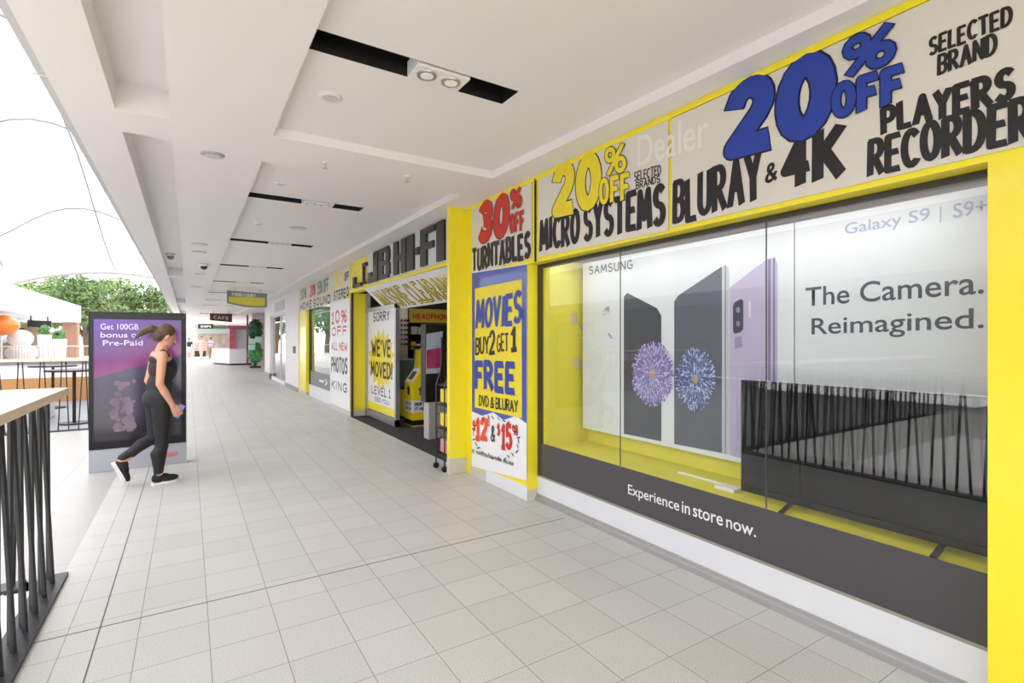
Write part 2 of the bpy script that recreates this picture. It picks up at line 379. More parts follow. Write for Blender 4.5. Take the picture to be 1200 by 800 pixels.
for (x, y, lab) in ((200, 297, 'pale dome security camera at the edge of the long ceiling trough'), (239, 309, 'small dark dome security camera in the middle ceiling strip')):
    zc_ = ZT if x == 200 else ZC; p = onZ(x, y, zc_); t = thing('security_camera', lab, 'security camera', (p.x, p.y, zc_))
    part(MB().lathe([(.075, zc_-.05), (.08, zc_)], (p.x, p.y, 0), 20), 'base', WHT, t, True)
    part(MB().ball((p.x, p.y, zc_-.055), .06, 2), 'dome', DGR if x > 210 else mat('smoked_dome', rgb(140, 138, 136), .2), t, True)
for (x, y, lab) in ((381, 190, 'small fire sprinkler at the left of the ceiling cross strip'), (477, 206, 'small fire sprinkler at the right of the ceiling cross strip')):
    p = onZ(x, y, ZC); t = thing('fire_sprinkler', lab, 'sprinkler', (p.x, p.y, ZC))
    part(MB().cyl((p.x, p.y, ZC-.012), .025, .012, 14), 'collar', WHT, t); part(MB().cyl((p.x, p.y, ZC-.05), .008, .04, 8).cyl((p.x, p.y, ZC-.053), .02, .004, 12), 'nozzle', STEEL, t)

# ------------------------------------------------------------------ structure: the shop front on the right
XF = 2.607; XG = 2.725
w = MB()
w.box(XF, 2.745, .0, .69, .0, 2.157); w.box(2.745, 3.45, -.05, .38, 0, 2.157)                           # right pier
w.box(XF, 3.45, -7, .0, 0, ZC)
w.box(XF, 2.75, 3.862, 4.97, .10, 2.157)                     # poster pier
w.box(XF, 2.75, 0, 4.97, 2.157, ZC)                          # fascia over the window
struct(w, 'wall_right', YEL)
struct(MB().box(2.407, 3.1, 5.085, 5.16, .17, ZC).box(2.407, 2.7, 4.97, 5.085, .17, ZC) if 0 else MB().box(2.407, 3.05, 5.082, 5.15, .17, ZC), 'pillar', YEL)
s = MB()
s.box(2.405, 3.05, 5.08, 5.152, 0, .17); s.box(XF-.003, 2.75, 3.860, 4.97, 0, .10)
struct(s, 'baseboard_right', BEIGE)
struct(MB().box(XF-.006, XF-.003, 3.865, 4.62, 0.005, .135), 'baseboard_pier', KERB)
struct(MB().box(2.61, 2.75, 4.97, 5.085, 0, ZC), 'wall_return', YEL)
# sale window
win = thing('window_1', None, None, (XG, 2.3, 0), kind='structure')
part(MB().box(2.715, 2.80, .69, 3.86, .03, .217), 'kerb', KERB, win)
part(MB().box(2.685, 2.80, .69, 3.858, 0, .035).box(2.70, 2.715, .69, 3.858, .035, .06), 'kerb_rail', STEEL, win)
part(MB().box(2.712, 2.75, .69, 3.86, .217, .232), 'sill_strip', mat('grey_sill', rgb(150, 148, 140), .5), win)
fr = MB(); fr.box(2.715, 2.76, .69, 3.86, 2.125, 2.157); fr.box(2.715, 2.76, 3.815, 3.86, .232, 2.125)
part(fr, 'window_frame', mat('dark_frame', rgb(58, 54, 48), .4), win)
YM = [onX(727, 400, XG).y, onX(898, 400, XG).y]
edges = [3.815, YM[0], YM[1], .66]
for a, b_ in zip(edges, edges[1:]):
    part(MB().poly([(XG, a-.002, .232), (XG, b_+.002, .232), (XG, b_+.002, 2.125), (XG, a-.002, 2.125)]), 'glass_pane', GLASS, win)
part(MB().box(XG-.003, XG+.003, YM[0]-.0025, YM[0]+.0025, .53, 2.125).box(XG-.003, XG+.003, YM[1]-.0025, YM[1]+.0025, .53, 2.125), 'glass_joint', mat('silicone', rgb(70, 72, 74), .5), win)
# display box behind the glass
d = MB()
d.box(2.75, 3.32, .4, 3.80, .44, .50); d.box(3.25, 3.32, .4, 3.80, .5, 2.2); d.box(2.75, 3.25, 3.78, 3.84, .5, 2.2)
struct(d, 'wall_display', mat('display_yellow_paint', rgb(238, 228, 70), .5, var=.02))
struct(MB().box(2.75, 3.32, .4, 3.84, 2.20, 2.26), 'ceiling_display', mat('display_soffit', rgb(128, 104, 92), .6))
struct(MB().box(2.75, 2.755, .4, 3.84, 2.157, 2.2), 'wall_header', BLK)
for k, px_ in enumerate((680, 757, 838, 918, 983, 1057)):
    y_ = onX(px_, 300, 2.95).y
    t = thing('spotlight', 'small recessed display spotlight over the phone window, %s' % ['first from the left end', 'second from the left', 'third from the left', 'fourth from the left', 'fifth from the left', 'nearest the right pier'][k], 'spotlight', (2.95, y_, 2.2), 'spotlights inside the phone window')
    part(MB().lathe([(.05, 2.19), (.055, 2.2)], (2.95, y_, 0), 16), 'trim_ring', WHT, t); part(MB().cyl((2.95, y_, 2.187), .038, .004, 14), 'lens', LAMPE, t)
# vinyl band on the glass
v = thing('vinyl_band', 'charcoal vinyl band with white slogan along the bottom of the phone window glass', 'window sticker', (XG, 2.3, .232))
part(MB().box(XG-.006, XG-.003, .69, 3.858, .232, .527), 'vinyl_sheet', VINYL, v)
XV = XG-.0075
for txt, x0, x1, v0, v1 in (('Experience', 736, 796, 0, 1), ('in', 799, 808.5, .22, 1), ('store', 812, 847, .22, .93), ('now.', 851, 886, .22, .77)):
    bq = lambda x, v_: onX(x, (582+(x-736)*.3467)-v_*(15+(x-736)*.03), XV)
    part(sans(txt, bq(x0, v0), bq(x1, v0), bq(x0, v1)), 'lettering', PAPER, v)
# phone display panel
XP = 3.13
PANEL = mat('display_panel_white', rgb(222, 227, 234), .5, var=.006)
dp = thing('phone_advert', 'large white phone advertising panel with dark and lilac phones behind the left window panes', 'advertising panel', (XP, 2.7, .64))
YA = onX(683, 400, XP).y; YB = onX(931, 300, XP).y
part(MB().box(XP, XP+.05, YB+.004, YA, .645, 2.185), 'panel_board', PANEL, dp)
def flat(pts, X, name, m, par, label=None):
    return part(MB().poly([onX(x, y, X) for x, y in pts]), name, m, par, label=label)
e = .0015
flat([(731, 348), (735, 343), (770, 361), (775, 370), (775, 517), (731, 508)], XP-e, 'phone_front', mat('print_dark_glass', rgb(66, 70, 80), .35, var=.12, scale=2), dp, 'dark phone seen from the front')
flat([(790, 353), (795, 346), (846, 312), (851, 311), (853, 318), (853, 532), (790, 520)], XP-e, 'phone_front', mat('print_grey_glass', rgb(86, 92, 104), .35, var=.15, scale=2), dp, 'dark grey phone seen from the front')
flat([(846, 312), (851, 309), (854, 316), (854, 532), (846, 530)], XP-1.8*e, 'phone_edge', mat('print_silver', rgb(190, 194, 204), .35), dp)
flat([(849.5, 312), (850.5, 312), (850.5, 531), (849.5, 531)], XP-2.2*e, 'phone_edge_line', mat('print_line', rgb(90, 94, 106), .4), dp)
flat([(855, 337), (898, 304), (908, 301), (911, 310), (911, 548), (855, 533)], XP-e, 'phone_back', mat('print_lilac', rgb(186, 176, 208), .4, var=.04), dp, 'lilac phone seen from the back')
flat([(900, 304), (903, 303), (903, 546), (900, 545)], XP-1.5*e, 'phone_edge_line', mat('print_violet', rgb(120, 110, 150), .4), dp)
flat([(906, 303), (908, 302), (908, 547), (906, 547)], XP-1.5*e, 'phone_edge_line', mat('print_violet', (0, 0, 0, 1)), dp)
flat([(861, 354), (868, 350), (871, 352), (871, 385), (868, 389), (861, 391), (859, 388), (859, 358)], XP-2*e, 'camera_bump', mat('print_camera', rgb(58, 56, 78), .3), dp)
for yy in (363, 379): part(MB().poly([onX(865+2.6*math.cos(a), yy+3.4*math.sin(a), XP-2.6*e) for a in [2*PI*k/14 for k in range(14)]]), 'camera_lens', mat('print_lens', rgb(130, 128, 156), .3), dp)
flat([(861, 395), (869, 393), (870, 406), (861, 409)], XP-2*e, 'sensor', mat('print_sensor', rgb(150, 142, 180), .3), dp)
flat([(877, 353), (880, 352), (880, 371), (877, 372)], XP-2*e, 'flash', mat('print_flash', rgb(215, 210, 222), .3), dp)
def dandelion(cx, cy, rx, ry, cols, seed):
    rnd = random.Random(seed)
    base = MB().poly([onX(cx+rx*.9*math.cos(a), cy+ry*.9*math.sin(a), XP-3*e) for a in [2*PI*k/32 for k in range(32)]])
    part(base, 'flower_print', cols[0], dp, label='round lavender seed head printed on the panel')
    for ci, cmat in enumerate(cols[1:]):
        mb = MB()
        for k in range(420):
            a = rnd.uniform(0, 2*PI); r0 = math.sqrt(rnd.uniform(.02, .92)); r1 = min(r0+rnd.uniform(.06, .13), 1.04); w_ = .014/max(r0, .25)
            P = []
            for (r, da) in ((r0, -w_), (r1, -w_*1.6), (r1, w_*1.6), (r0, w_)):
                P.append(onX(cx+rx*r*math.cos(a+da), cy+ry*r*math.sin(a+da), XP-(3.3+.6*ci+.0012*k)*e))
            mb.poly(P)
        part(mb, 'flower_petals', cmat, dp)
    part(MB().poly([onX(cx+rx*.14*math.cos(a), cy+ry*.14*math.sin(a), XP-6*e) for a in [2*PI*k/12 for k in range(12)]]), 'flower_heart', mat('print_tan', rgb(190, 160, 130), .5), dp)
lv = [mat('print_lavender', rgb(158, 148, 200), .5), mat('print_lavender_pale', rgb(205, 200, 240), .5), mat('print_lavender_deep', rgb(122, 108, 176), .5)]
lb_ = [mat('print_steel_blue', rgb(112, 126, 170), .5), mat('print_blue_pale', rgb(190, 202, 240), .5), mat('print_blue_deep', rgb(70, 88, 138), .5)]
dandelion(765, 438, 24.5, 37, lv, 3); dandelion(815, 444, 23, 36, lb_, 5)
for (cx, cy) in ((713, 363), (712, 374)):
    pass
part(hand('SAMSUNG', *q(XP-e, (690, 322), (742, 315), (690, 312)), w=.17, gap=.3), 'lettering', INKGY, dp)
sl = MB()
for (cx, cy, dx, dy) in ((714, 366, 5, -5), (676, 374, 0, 0)):
    if dx: 
        for k in range(7):
            a = PI*(.55+.1*k); sl.poly([onX(cx, cy, XP-2*e), onX(cx+8*math.cos(a)-1, cy-7*math.sin(a), XP-2*e), onX(cx+8*math.cos(a)+1, cy-7*math.sin(a), XP-2*e)])
sl.poly(q(XP-2*e, (712, 391), (714, 390), (718, 396), (716, 397)))
part(sl, 'seed_print', lv[0], dp)
# a few seeds drift over the yellow end wall
seed = MB()
for (cx, cy) in ((672, 373), (676, 425)):
    for k in range(9):
        a = 2*PI*k/9; seed.poly([onY(cx, cy, 3.777), onY(cx+5*math.cos(a-.12), cy+8*math.sin(a-.12), 3.777), onY(cx+5*math.cos(a+.12), cy+8*math.sin(a+.12), 3.777)])
    seed.poly([onY(cx+2, cy, 3.7775), onY(cx+3, cy, 3.7775), onY(cx+11, cy+14, 3.7775), onY(cx+10, cy+15, 3.7775)])
tag(origin(seed.build('wall_sticker', lv[1]), (3.1, 3.777, 1.4)), 'pale flower seed stickers on the yellow end wall inside the phone window', 'sticker')
# text panel
tp = thing('slogan_advert', 'white advertising panel with large grey camera slogan beside the right pier', 'advertising panel', (XP, 1.2, .64))
part(MB().box(XP-.001, XP+.05, .42, YB-.004, .645, 2.185), 'panel_board', PANEL, tp)
XT = XP-.0025
INKS = mat('slate_letter_film', rgb(74, 80, 94), .5)
part(sans('The Camera.', *q(XT, (944, 359), (1153, 344), (944, 337))), 'lettering', INKS, tp)
part(sans('Reimagined.', *q(XT, (951, 398), (1153, 392), (951, 373))), 'lettering', INKS, tp)
INKL = mat('pale_blue_letter_film', rgb(160, 172, 205), .5)
part(sans('Galaxy S9', *q(XT, (990, 279), (1090, 262), (990, 262))), 'lettering', INKL, tp)
part(MB().poly(q(XT, (1101.5, 242), (1103, 242), (1103, 261), (1101.5, 261))), 'divider', INKL, tp)
part(sans('S9+', *q(XT, (1117, 256), (1157, 249), (1117, 239))), 'lettering', INKL, tp)
# television in the window
XTV = 2.9
tv = thing('television', 'large black flat screen television standing in front of the white panels behind the glass', 'television', (XTV, 1.35, .5))
ty1 = onX(868, 500, XTV).y; ty0 = .60
tvb = part(MB().box(XTV, XTV+.03, ty0, ty1, .535, 1.222, .004), 'tv_body', mat('tv_plastic', rgb(26, 26, 28), .3), tv)
part(MB().box(XTV+.03, XTV+.06, ty0+.2, ty1-.2, .56, .95, .01), 'tv_back', BLK, tv)
part(MB().poly([(XTV-.001, ty0+.01, .575), (XTV-.001, ty1-.01, .575), (XTV-.001, ty1-.01, 1.212), (XTV-.001, ty0+.01, 1.212)]), 'screen', mat('screen_glass', rgb(14, 15, 18), .03, spec=.35, var=0), tv)
for yy in (ty1-.32, ty0+.32):
    part(MB().prism([(XTV-.12, yy-.012, .5), (XTV-.12, yy+.012, .5), (XTV+.015, yy+.012, .54), (XTV+.015, yy-.012, .54)], (0, 0, .012)).prism([(XTV+.15, yy-.012, .5), (XTV+.15, yy+.012, .5), (XTV+.015, yy+.012, .54), (XTV+.015, yy-.012, .54)], (0, 0, .012)), 'tv_foot', DGR, tv)
tag(origin(MB().box(3.0, 3.02, 2.02, 2.5, .502, .515, .003).box(2.9, 3.0, 1.98, 2.12, .502, .524, .003).build('paper_sheet', PAPER), (2.95, 2.1, .502)), 'white card strip lying on the yellow window floor beside the television', 'card')

# ------------------------------------------------------------------ hand painted sale signs over the window
XB = XF-.008
yTop = MB()
def banner(name, label, corners, X, m=CREAM, t=.004, loc=None):
    P = [onX(x, y, X) for x, y in corners]
    th = thing(name, label, 'sale sign', (X, sum(p.y for p in P)/4, min(p.z for p in P)))
    part(MB().prism(P, (t, 0, 0)), 'sheet', m, th)
    return th
OUT = mat('dark_outline_ink', rgb(40, 30, 28), .5)
OUTB = mat('navy_outline_ink', rgb(14, 20, 58), .5)
def outlined(txt, bl, br, tl, X, w, mfill, mout, th, grow=.09, gap=.12, dz=.003, seed=1):
    part(hand(txt, *q(X, bl, br, tl), w=w, gap=gap, grow=grow, seed=seed), 'letter_outline', mout, th)
    part(hand(txt, *q(X-dz, bl, br, tl), w=w, gap=gap, seed=seed), 'lettering', mfill, th)
def brush(txt, bl, br, tl, X, th, w=.24, gap=.17, m=INKB, jit=.04, seed=1):
    words(txt, *q(X, bl, br, tl), m, th, w, gap, jit, 0, seed)
pA = [onX(787, 131, XB), onX(787, 271, XB)]
A = thing('sale_banner', 'long cream sale banner with big blue 20% over the right of the phone window', 'sale sign', (XB, 1.6, 2.2))
part(MB().box(XB, XB+.004, .0, pA[0].y, 2.185, 2.875), 'sheet', CREAM, A)
XL = XB-.0015
brush('BLURAY', (788, 268), (893, 238), (788, 211), XL, A, .3, .16, seed=2)
brush('&', (896, 216), (911, 210), (896, 193), XL, A, .2)
brush('4K', (915, 224), (990, 207), (917, 163), XL, A, .28, .2, seed=4)
brush('SELECTED', (1088, 68), (1187, 30), (1088, 44), XL, A, .28, .16, seed=5)
brush('BRAND', (1098, 91), (1169, 64), (1098, 64), XL, A, .28, .16, seed=6)
brush('PLAYERS', (1032, 160), (1190, 117), (1032, 124), XL, A, .31, .14, seed=7)
brush('RECORDERS', (1016, 210), (1243, 158), (1016, 161), XL, A, .31, .13, seed=8)
outlined('20', (848, 189), (977, 155), (852, 100), XL, .36, INKBL, OUTB, A, .07, .22)
outlined('%', (981, 96), (1052, 74), (985, 46), XL-.0055, .24, INKBL, OUTB, A, .09)
outlined('OFF', (975, 141), (1060, 120), (975, 99), XL-.0055, .3, INKBL, OUTB, A, .09, .3)
part(sans('Dealer', *q(XB-.0006, (747, 196), (830, 171), (747, 160))), 'lettering', mat('ghost_white_film', rgb(234, 230, 222), .5), A, label='faint white lettering showing through the banner')
Bn = banner('sale_banner', 'cream sale banner with yellow 20% and black brush lettering beside the blue one', [(631, 209), (783, 139), (783, 270), (631, 301)], XB)
outlined('20', (647, 256), (704, 244), (648, 193), XL, .34, INKY, OUT, Bn, .06, .25)
outlined('%', (707, 208), (735, 202), (707, 173), XL-.0055, .2, INKY, OUT, Bn, .07)
outlined('OFF', (702, 241), (738, 235), (702, 209), XL-.0055, .26, INKY, OUT, Bn, .07, .35)
brush('SELECTED', (743, 213), (775, 205), (743, 201), XL, Bn, .2, .2, seed=3)
brush('BRANDS', (745, 222), (774, 214), (745, 213), XL, Bn, .2, .2, seed=4)
brush('MICRO SYSTEMS', (632, 298), (780, 265), (632, 256), XL, Bn, .32, .15, jit=.05, seed=11)
Cn = banner('sale_banner', 'small cream sale banner with red 30% on the pier above the movie poster', [(553, 243), (623, 211), (623, 301), (553, 322)], XB)
outlined('30', (560, 287), (596, 277), (562, 237), XL, .36, INKR, OUT, Cn, .06, .2)
outlined('%', (597, 247), (612, 243), (597, 222), XL-.0055, .26, INKR, OUT, Cn, .05)
outlined('OFF', (597, 275), (614, 271), (597, 250), XL-.0055, .28, INKR, OUT, Cn, .05, .3)
brush('SELECTED BRANDS', (575, 289), (600, 283), (575, 284), XL, Cn, .2, .2, m=INKGY)
brush('TURNTABLES', (553, 320), (622, 304), (553, 290), XL, Cn, .34, .12, jit=.05, seed=9)
t = thing('banner_rail', 'thin black and yellow vertical strip between two sale banners at the pier corner', 'strip', (XB, 3.78, 2.3))
P = onX(627, 250, XB).y
part(MB().box(XB-.006, XB+.006, P-.012, P+.004, 2.16, 2.90), 'rail', BLK, t)
part(MB().box(XB-.005, XB+.006, P+.004, P+.022, 2.16, 2.90), 'edge', YEL, t)
fs = MB().box(XF-.012, XF, .0, 4.97, 2.88, 2.918)
struct(fs, 'trim_4', YEL)

# movie poster on the pier
XM = XF-.012
mp_ = thing('sale_poster', 'tall hand painted movie poster with blue border on the yellow pier', 'sale sign', (XM, 4.4, .3))
def rippled(corners, X, amp, n=14, mfreq=9):
    a, b_, c_, d_ = [onX(x, y, X) for x, y in corners]; mb = MB(); rows = []
    for j in range(n+1):
        row = []
        for i in range(7):
            u, v_ = i/6, j/n; p = a.lerp(b_, u).lerp(d_.lerp(c_, u), v_)
            p.x += -amp*abs(math.sin(v_*mfreq+u*3))*(1-v_)*.5 
            row.append(mb.bm.verts.new(p))
        rows.append(row)
    for r0, r1 in zip(rows, rows[1:]):
        for i in range(6): mb.bm.faces.new([r0[i], r0[i+1], r1[i+1], r1[i]])
    return mb
part(MB().prism(q(XM, (553, 319), (617, 309), (617, 563), (553, 546)), (.003, 0, 0)), 'sheet', PAPER, mp_)
BLUEP = mat('blue_poster_paint', rgb(48, 72, 168), .3, var=.15, scale=9, coat=.4)
flat([(553, 320), (617, 310), (617, 496), (605, 487), (590, 492), (578, 483), (565, 487), (553, 482)], XM-.001, 'blue_border', BLUEP, mp_)
flat([(556.5, 338), (611.5, 327), (611.5, 490), (556.5, 477)], XM-.002, 'yellow_field', INKY, mp_)
XQ = XM-.0055
brush('MOVIES', (557, 386), (611, 381), (558, 350), XQ, mp_, .24, .16, m=INKBL, seed=3)
brush('BUY', (557, 416), (573, 415), (557, 395), XQ, mp_, .18, .2)
brush('2', (573, 416), (580, 415), (573, 386), XQ, mp_, .22)
brush('GET', (582, 413), (596, 412), (582, 391), XQ, mp_, .18, .2)
brush('1', (598, 413), (606, 411), (598, 383), XQ, mp_, .26)
brush('FREE', (556, 456), (604, 464), (556, 421), XQ, mp_, .28, .2, m=INKBL)
brush('DVD & BLURAY', (561, 475), (607, 484), (561, 462), XQ, mp_, .17, .16)
brush('$', (553, 505), (557, 506), (553, 491), XQ, mp_, .2, m=INKO)
brush('12', (557, 516), (571, 518), (557, 488), XQ, mp_, .3, .25, m=INKO)
brush('95', (570, 499), (574, 500), (570, 489), XQ, mp_, .2, m=INKO)
brush('&', (575, 517), (580, 518), (575, 497), XQ, mp_, .16)
brush('$', (582, 510), (586, 511), (582, 495), XQ, mp_, .2, m=INKR)
brush('15', (587, 527), (600, 530), (587, 494), XQ, mp_, .3, .25, m=INKR)
brush('98', (600, 510), (607, 511), (600, 497), XQ, mp_, .2, m=INKR)
cf = MB(); rnd = random.Random(4)
for k in range(26):
    a = 2*PI*k/26; cx = 581+27*math.cos(a)+rnd.uniform(-1, 1); cy = 513+24*math.sin(a)+(27*math.cos(a))*.17+rnd.uniform(-1, 1); an = rnd.uniform(0, PI)
    dx, dy = 1.7*math.cos(an), 2.2*math.sin(an)
    stroke_pts(cf.bm, [tuple((onX(cx-dx, cy-dy, XQ).y, onX(cx-dx, cy-dy, XQ).z)), tuple((onX(cx+dx, cy+dy, XQ).y, onX(cx+dx, cy+dy, XQ).z))], .012, lambda a_, b2: Vector((XQ, a_, b2)))
part(cf, 'confetti_strokes', INKB, mp_)
sc = MB()
for w0, w1 in ((553, 556), (558, 566), (567, 571), (573, 578), (580, 588), (590, 595), (596, 602)):
    n = int((w1-w0)*1.6); pts = []
    for k in range(n+1):
        x_ = w0+(w1-w0)*k/n; y_ = 528+(x_-553)*.32+(-2 if k % 2 else 2); p = onX(x_, y_, XQ); pts.append((p.y, p.z))
    stroke_pts(sc.bm, pts, .006, lambda a_, b2: Vector((XQ, a_, b2)))
part(sc, 'scribbled_note', INKB, mp_)

# ------------------------------------------------------------------ shop entrance: fascia, sign, slanted banner
f = MB()
f.box(2.62, 2.75, 5.15, 15.3, 2.36, 2.94)                  # fascia over entrance and far window
f.box(2.62, 3.0, 9.92, 10.02, .12, 2.36)                   # near face of the pier by the entrance
f.box(2.62, 2.75, 10.02, 11.6, .12, 2.36)
f.box(2.62, 3.0, 14.35, 15.3, .1, 2.36)
struct(f, 'wall_front', YEL)
struct(MB().box(2.615, 3.0, 9.915, 11.6, 0, .12).box(2.615, 3.0, 14.34, 15.3, 0, .1), 'baseboard_front', BEIGE)
sg = thing('shop_sign', 'big black shop name letters on a white and yellow board over the entrance', 'shop sign', (2.62, 7.3, 2.4))
BACK = mat('sign_backing', rgb(214, 222, 216), .4)
part(MB().box(2.60, 2.62, 5.16, 8.75, 2.41, 2.925), 'sign_board', BACK, sg)
XS = 2.60; LET = mat('sign_letter', rgb(52, 48, 48), .4)
# the letters: heavy block shapes 5 cm deep, given as (left pixel-measured Y, width) and boxes in unit height
def block(ch, ya, yb, z0=2.425, z1=2.905):
    W_ = ya-yb; H = z1-z0; mb = MB()
    def bx(u0, u1, v0, v1): mb.box(XS-.03, XS, ya-u1*W_, ya-u0*W_, z0+v0*H, z0+v1*H)
    if ch == 'J': bx(.55, 1, .0, 1); bx(0, .55, 0, .2); bx(0, .38, .2, .36)
    if ch == 'B': bx(0, .36, 0, 1); bx(.36, .9, .86, 1); bx(.36, .9, .43, .58); bx(.36, .9, 0, .14); bx(.66, 1, .1, .46); bx(.66, .97, .55, .9)
    if ch == 'H': bx(0, .38, 0, 1); bx(.62, 1, 0, 1); bx(.38, .62, .4, .58)
    if ch == 'I': bx(0, 1, 0, 1)
    if ch == '-': bx(0, 1, .38, .58)
    if ch == 'F': bx(0, .45, 0, 1); bx(.45, 1, .84, 1); bx(.45, .92, .42, .6)
    part(mb, 'letter', LET, sg)
for ch, x0, x1 in (('J', 431, 442), ('B', 443.5, 456), ('H', 460.5, 475), ('I', 476.5, 484), ('-', 486, 490), ('F', 492, 508.5), ('I', 511, 520)):
    block(ch, onX(x0, 330, XS-.03).y, onX(x1, 330, XS-.03).y)
br_ = MB(); ya = onX(427, 320, XS).y
br_.box(XS-.04, XS, ya-.06, ya, 2.44, 2.80); br_.box(XS-.04, XS, ya-.22, ya, 2.74, 2.80); br_.box(XS-.04, XS, ya-.14, ya, 2.44, 2.48)
part(br_, 'letter_outline', LET, sg)
ya = onX(415, 335, XS).y
part(MB().box(XS-.03, XS+.02, ya-.12, ya, 2.43, 2.62).box(XS-.03, XS+.02, ya-.5, ya, 2.43, 2.49), 'corner_mark', LET, sg)
# slanted banner under the sign
b0, b1, b2, b3 = Vector((2.605, 8.95, 2.355)), Vector((2.605, 5.17, 2.34)), Vector((3.0, 5.17, 1.985)), Vector((3.0, 8.95, 1.985))
sb = thing('slanted_banner', 'white slanted banner with yellow and black brush lettering across the entrance head', 'sale sign', (2.8, 7, 2))
part(MB().prism([b0, b1, b2, b3], (.004, 0, .004)), 'sheet', PAPER, sb)
nrm = Vector((-.67, 0, -.74))*.004
def on_sb(u, v_): return b0.lerp(b1, u).lerp(b3.lerp(b2, u), v_) + nrm
words('MASSIVE CLEARANCE!', on_sb(.05, .93), on_sb(.93, .93), on_sb(.04, .14), INKB, sb, .22, .16, .03, 0, 1, 'letter_outline')
nrm = nrm*1.8
words('MASSIVE CLEARANCE!', on_sb(.05, .93), on_sb(.93, .93), on_sb(.04, .14), INKY, sb, .22, .16, .03, -.1, 1)
# side light with the poster, and the metal frame round it
wn = thing('window_2', None, None, (2.92, 9.2, 0), kind='structure')
fm = MB()
fm.box(2.90, 2.97, 8.2, 8.26, 0, 2.36); fm.box(2.90, 2.97, 9.84, 9.92, 0, 2.36); fm.box(2.90, 2.97, 8.2, 9.9, 0.02, .14); fm.box(2.90, 2.97, 8.2, 9.9, 2.0, 2.07)
part(fm, 'window_frame', STEEL, wn)
part(MB().box(2.62, 2.66, 9.87, 9.915, 0, 2.36), 'dark_jamb', mat('bronze_jamb', rgb(70, 48, 40), .5), wn)
part(MB().poly([(2.935, 8.26, .14), (2.935, 9.84, .14), (2.935, 9.84, 2.0), (2.935, 8.26, 2.0)]), 'glass_pane', GLASS, wn)
X5 = 2.925
mv = thing('notice_poster', 'white poster with yellow starburst on the glass beside the shop entrance', 'poster', (X5, 9.05, .2))
part(MB().box(X5, X5+.003, 8.27, 9.83, .16, 2.05), 'sheet', PAPER, mv)
part(MB().box(X5-.0012, X5, 8.27, 9.83, .16, .30), 'yellow_strip', YEL, mv)
st = []
for k in range(32):
    a = 2*PI*k/32; r = 1 if k % 2 else .74
    st.append((X5-.001, 9.05+.78*r*math.cos(a), 1.12+.56*r*math.sin(a)))
part(MB().poly(st), 'starburst', INKY, mv)
def L5(y0, y1, z0, z1): return (Vector((X5-.003, y0, z0)), Vector((X5-.003, y1, z0)), Vector((X5-.003, y0, z1)))
part(hand('SORRY', *L5(9.5, 8.55, 1.80, 1.98), w=.2), 'lettering', INKB, mv)
part(hand("WE'VE", *L5(9.6, 8.5, 1.16, 1.48), w=.22), 'lettering', INKB, mv)
part(hand('MOVED!', *L5(9.65, 8.42, .78, 1.08), w=.22), 'lettering', INKB, mv)
words('LEVEL 1', *L5(9.6, 8.5, .46, .62), INKGY, mv, w=.2)
words('SEE YOU', *L5(9.4, 8.6, .34, .42), INKBL, mv, w=.2)
# far window beyond the entrance
w3 = thing('window_3', None, None, (2.72, 13, 0), kind='structure')
part(MB().box(2.70, 2.78, 11.6, 14.35, 0, .3), 'kerb', KERB, w3)
part(MB().box(2.70, 2.76, 14.28, 14.35, .3, 2.36).box(2.70, 2.76, 11.6, 14.35, 2.31, 2.36), 'window_frame', mat('dark_frame', (0, 0, 0, 1)), w3)
part(MB().poly([(2.73, 11.6, .3), (2.73, 14.28, .3), (2.73, 14.28, 2.31), (2.73, 11.6, 2.31)]), 'glass_pane', GLASS, w3)
v = thing('vinyl_band', 'grey vinyl band with a small white mark along the bottom of the far shop window', 'window sticker', (2.725, 13, .3))
part(MB().box(2.722, 2.728, 11.6, 14.28, .3, .66), 'vinyl_sheet', mat('grey_vinyl', rgb(128, 128, 130), .5), v)
part(MB().poly([(2.720, 13.2, .44), (2.720, 12.7, .44), (2.720, 12.7, .50), (2.720, 13.2, .50)]).poly([(2.720, 12.6, .40), (2.720, 12.5, .40), (2.720, 12.3, .47), (2.720, 12.5, .54), (2.720, 12.6, .54), (2.720, 12.42, .47)]), 'arrow_mark', PAPER, v)
struct(MB().box(3.25, 3.3, 11.4, 14.35, .3, 2.36).box(2.76, 3.3, 14.3, 14.34, .3, 2.36), 'wall_far_display', mat('tree_reflection_green', rgb(70, 120, 98), .5, var=.5, scale=2.2))  # green blotches painted for the reflection of trees in the glass
struct(MB().box(2.74, 3.3, 11.4, 14.35, .28, .31), 'floor_display', PAPER)
bd = thing('display_plinth', 'pale curved display plinth standing inside the far shop window', 'plinth', (3.0, 12.4, .31))
part(MB().lathe([(.2, .31), (.22, .36), (.16, .9), (.24, .98), (.24, 1.02)], (3.0, 12.4, 0), 24), 'plinth', BACK, bd); part(MB().box(2.9, 3.1, 12.2, 12.6, 1.02, 1.3, .02), 'display_box', mat('teal_card', rgb(60, 130, 120), .5), bd)
# banners on the far fascia
XD = 2.612
D = thing('sale_banner', 'far cream sale banner with green and red discounts above the far shop window', 'sale sign', (XD, 13.2, 2.4))
part(MB().box(XD, XD+.004, 11.35, 15.25, 2.25, 2.91), 'sheet', CREAM, D)
def LD(y0, y1, z0, z1, X=XD-.002): return (Vector((X, y0, z0)), Vector((X, y1, z0)), Vector((X, y0, z1)))
part(hand('10%', *LD(15.0, 14.2, 2.55, 2.86), w=.24), 'lettering', INKG, D)
part(hand('20%', *LD(13.8, 13.1, 2.55, 2.86), w=.24), 'lettering', INKR, D)
words('15% OFF', *LD(12.9, 11.7, 2.53, 2.86), INKG, D, w=.24)
words('HOME SOUND', *LD(15.1, 11.45, 2.27, 2.48), INKB, D, w=.26, jit=.05)
E = thing('sale_banner', 'far sale banner with a big yellow number beside the entrance sign, corner hanging loose', 'sale sign', (XD, 10.6, 2.3))
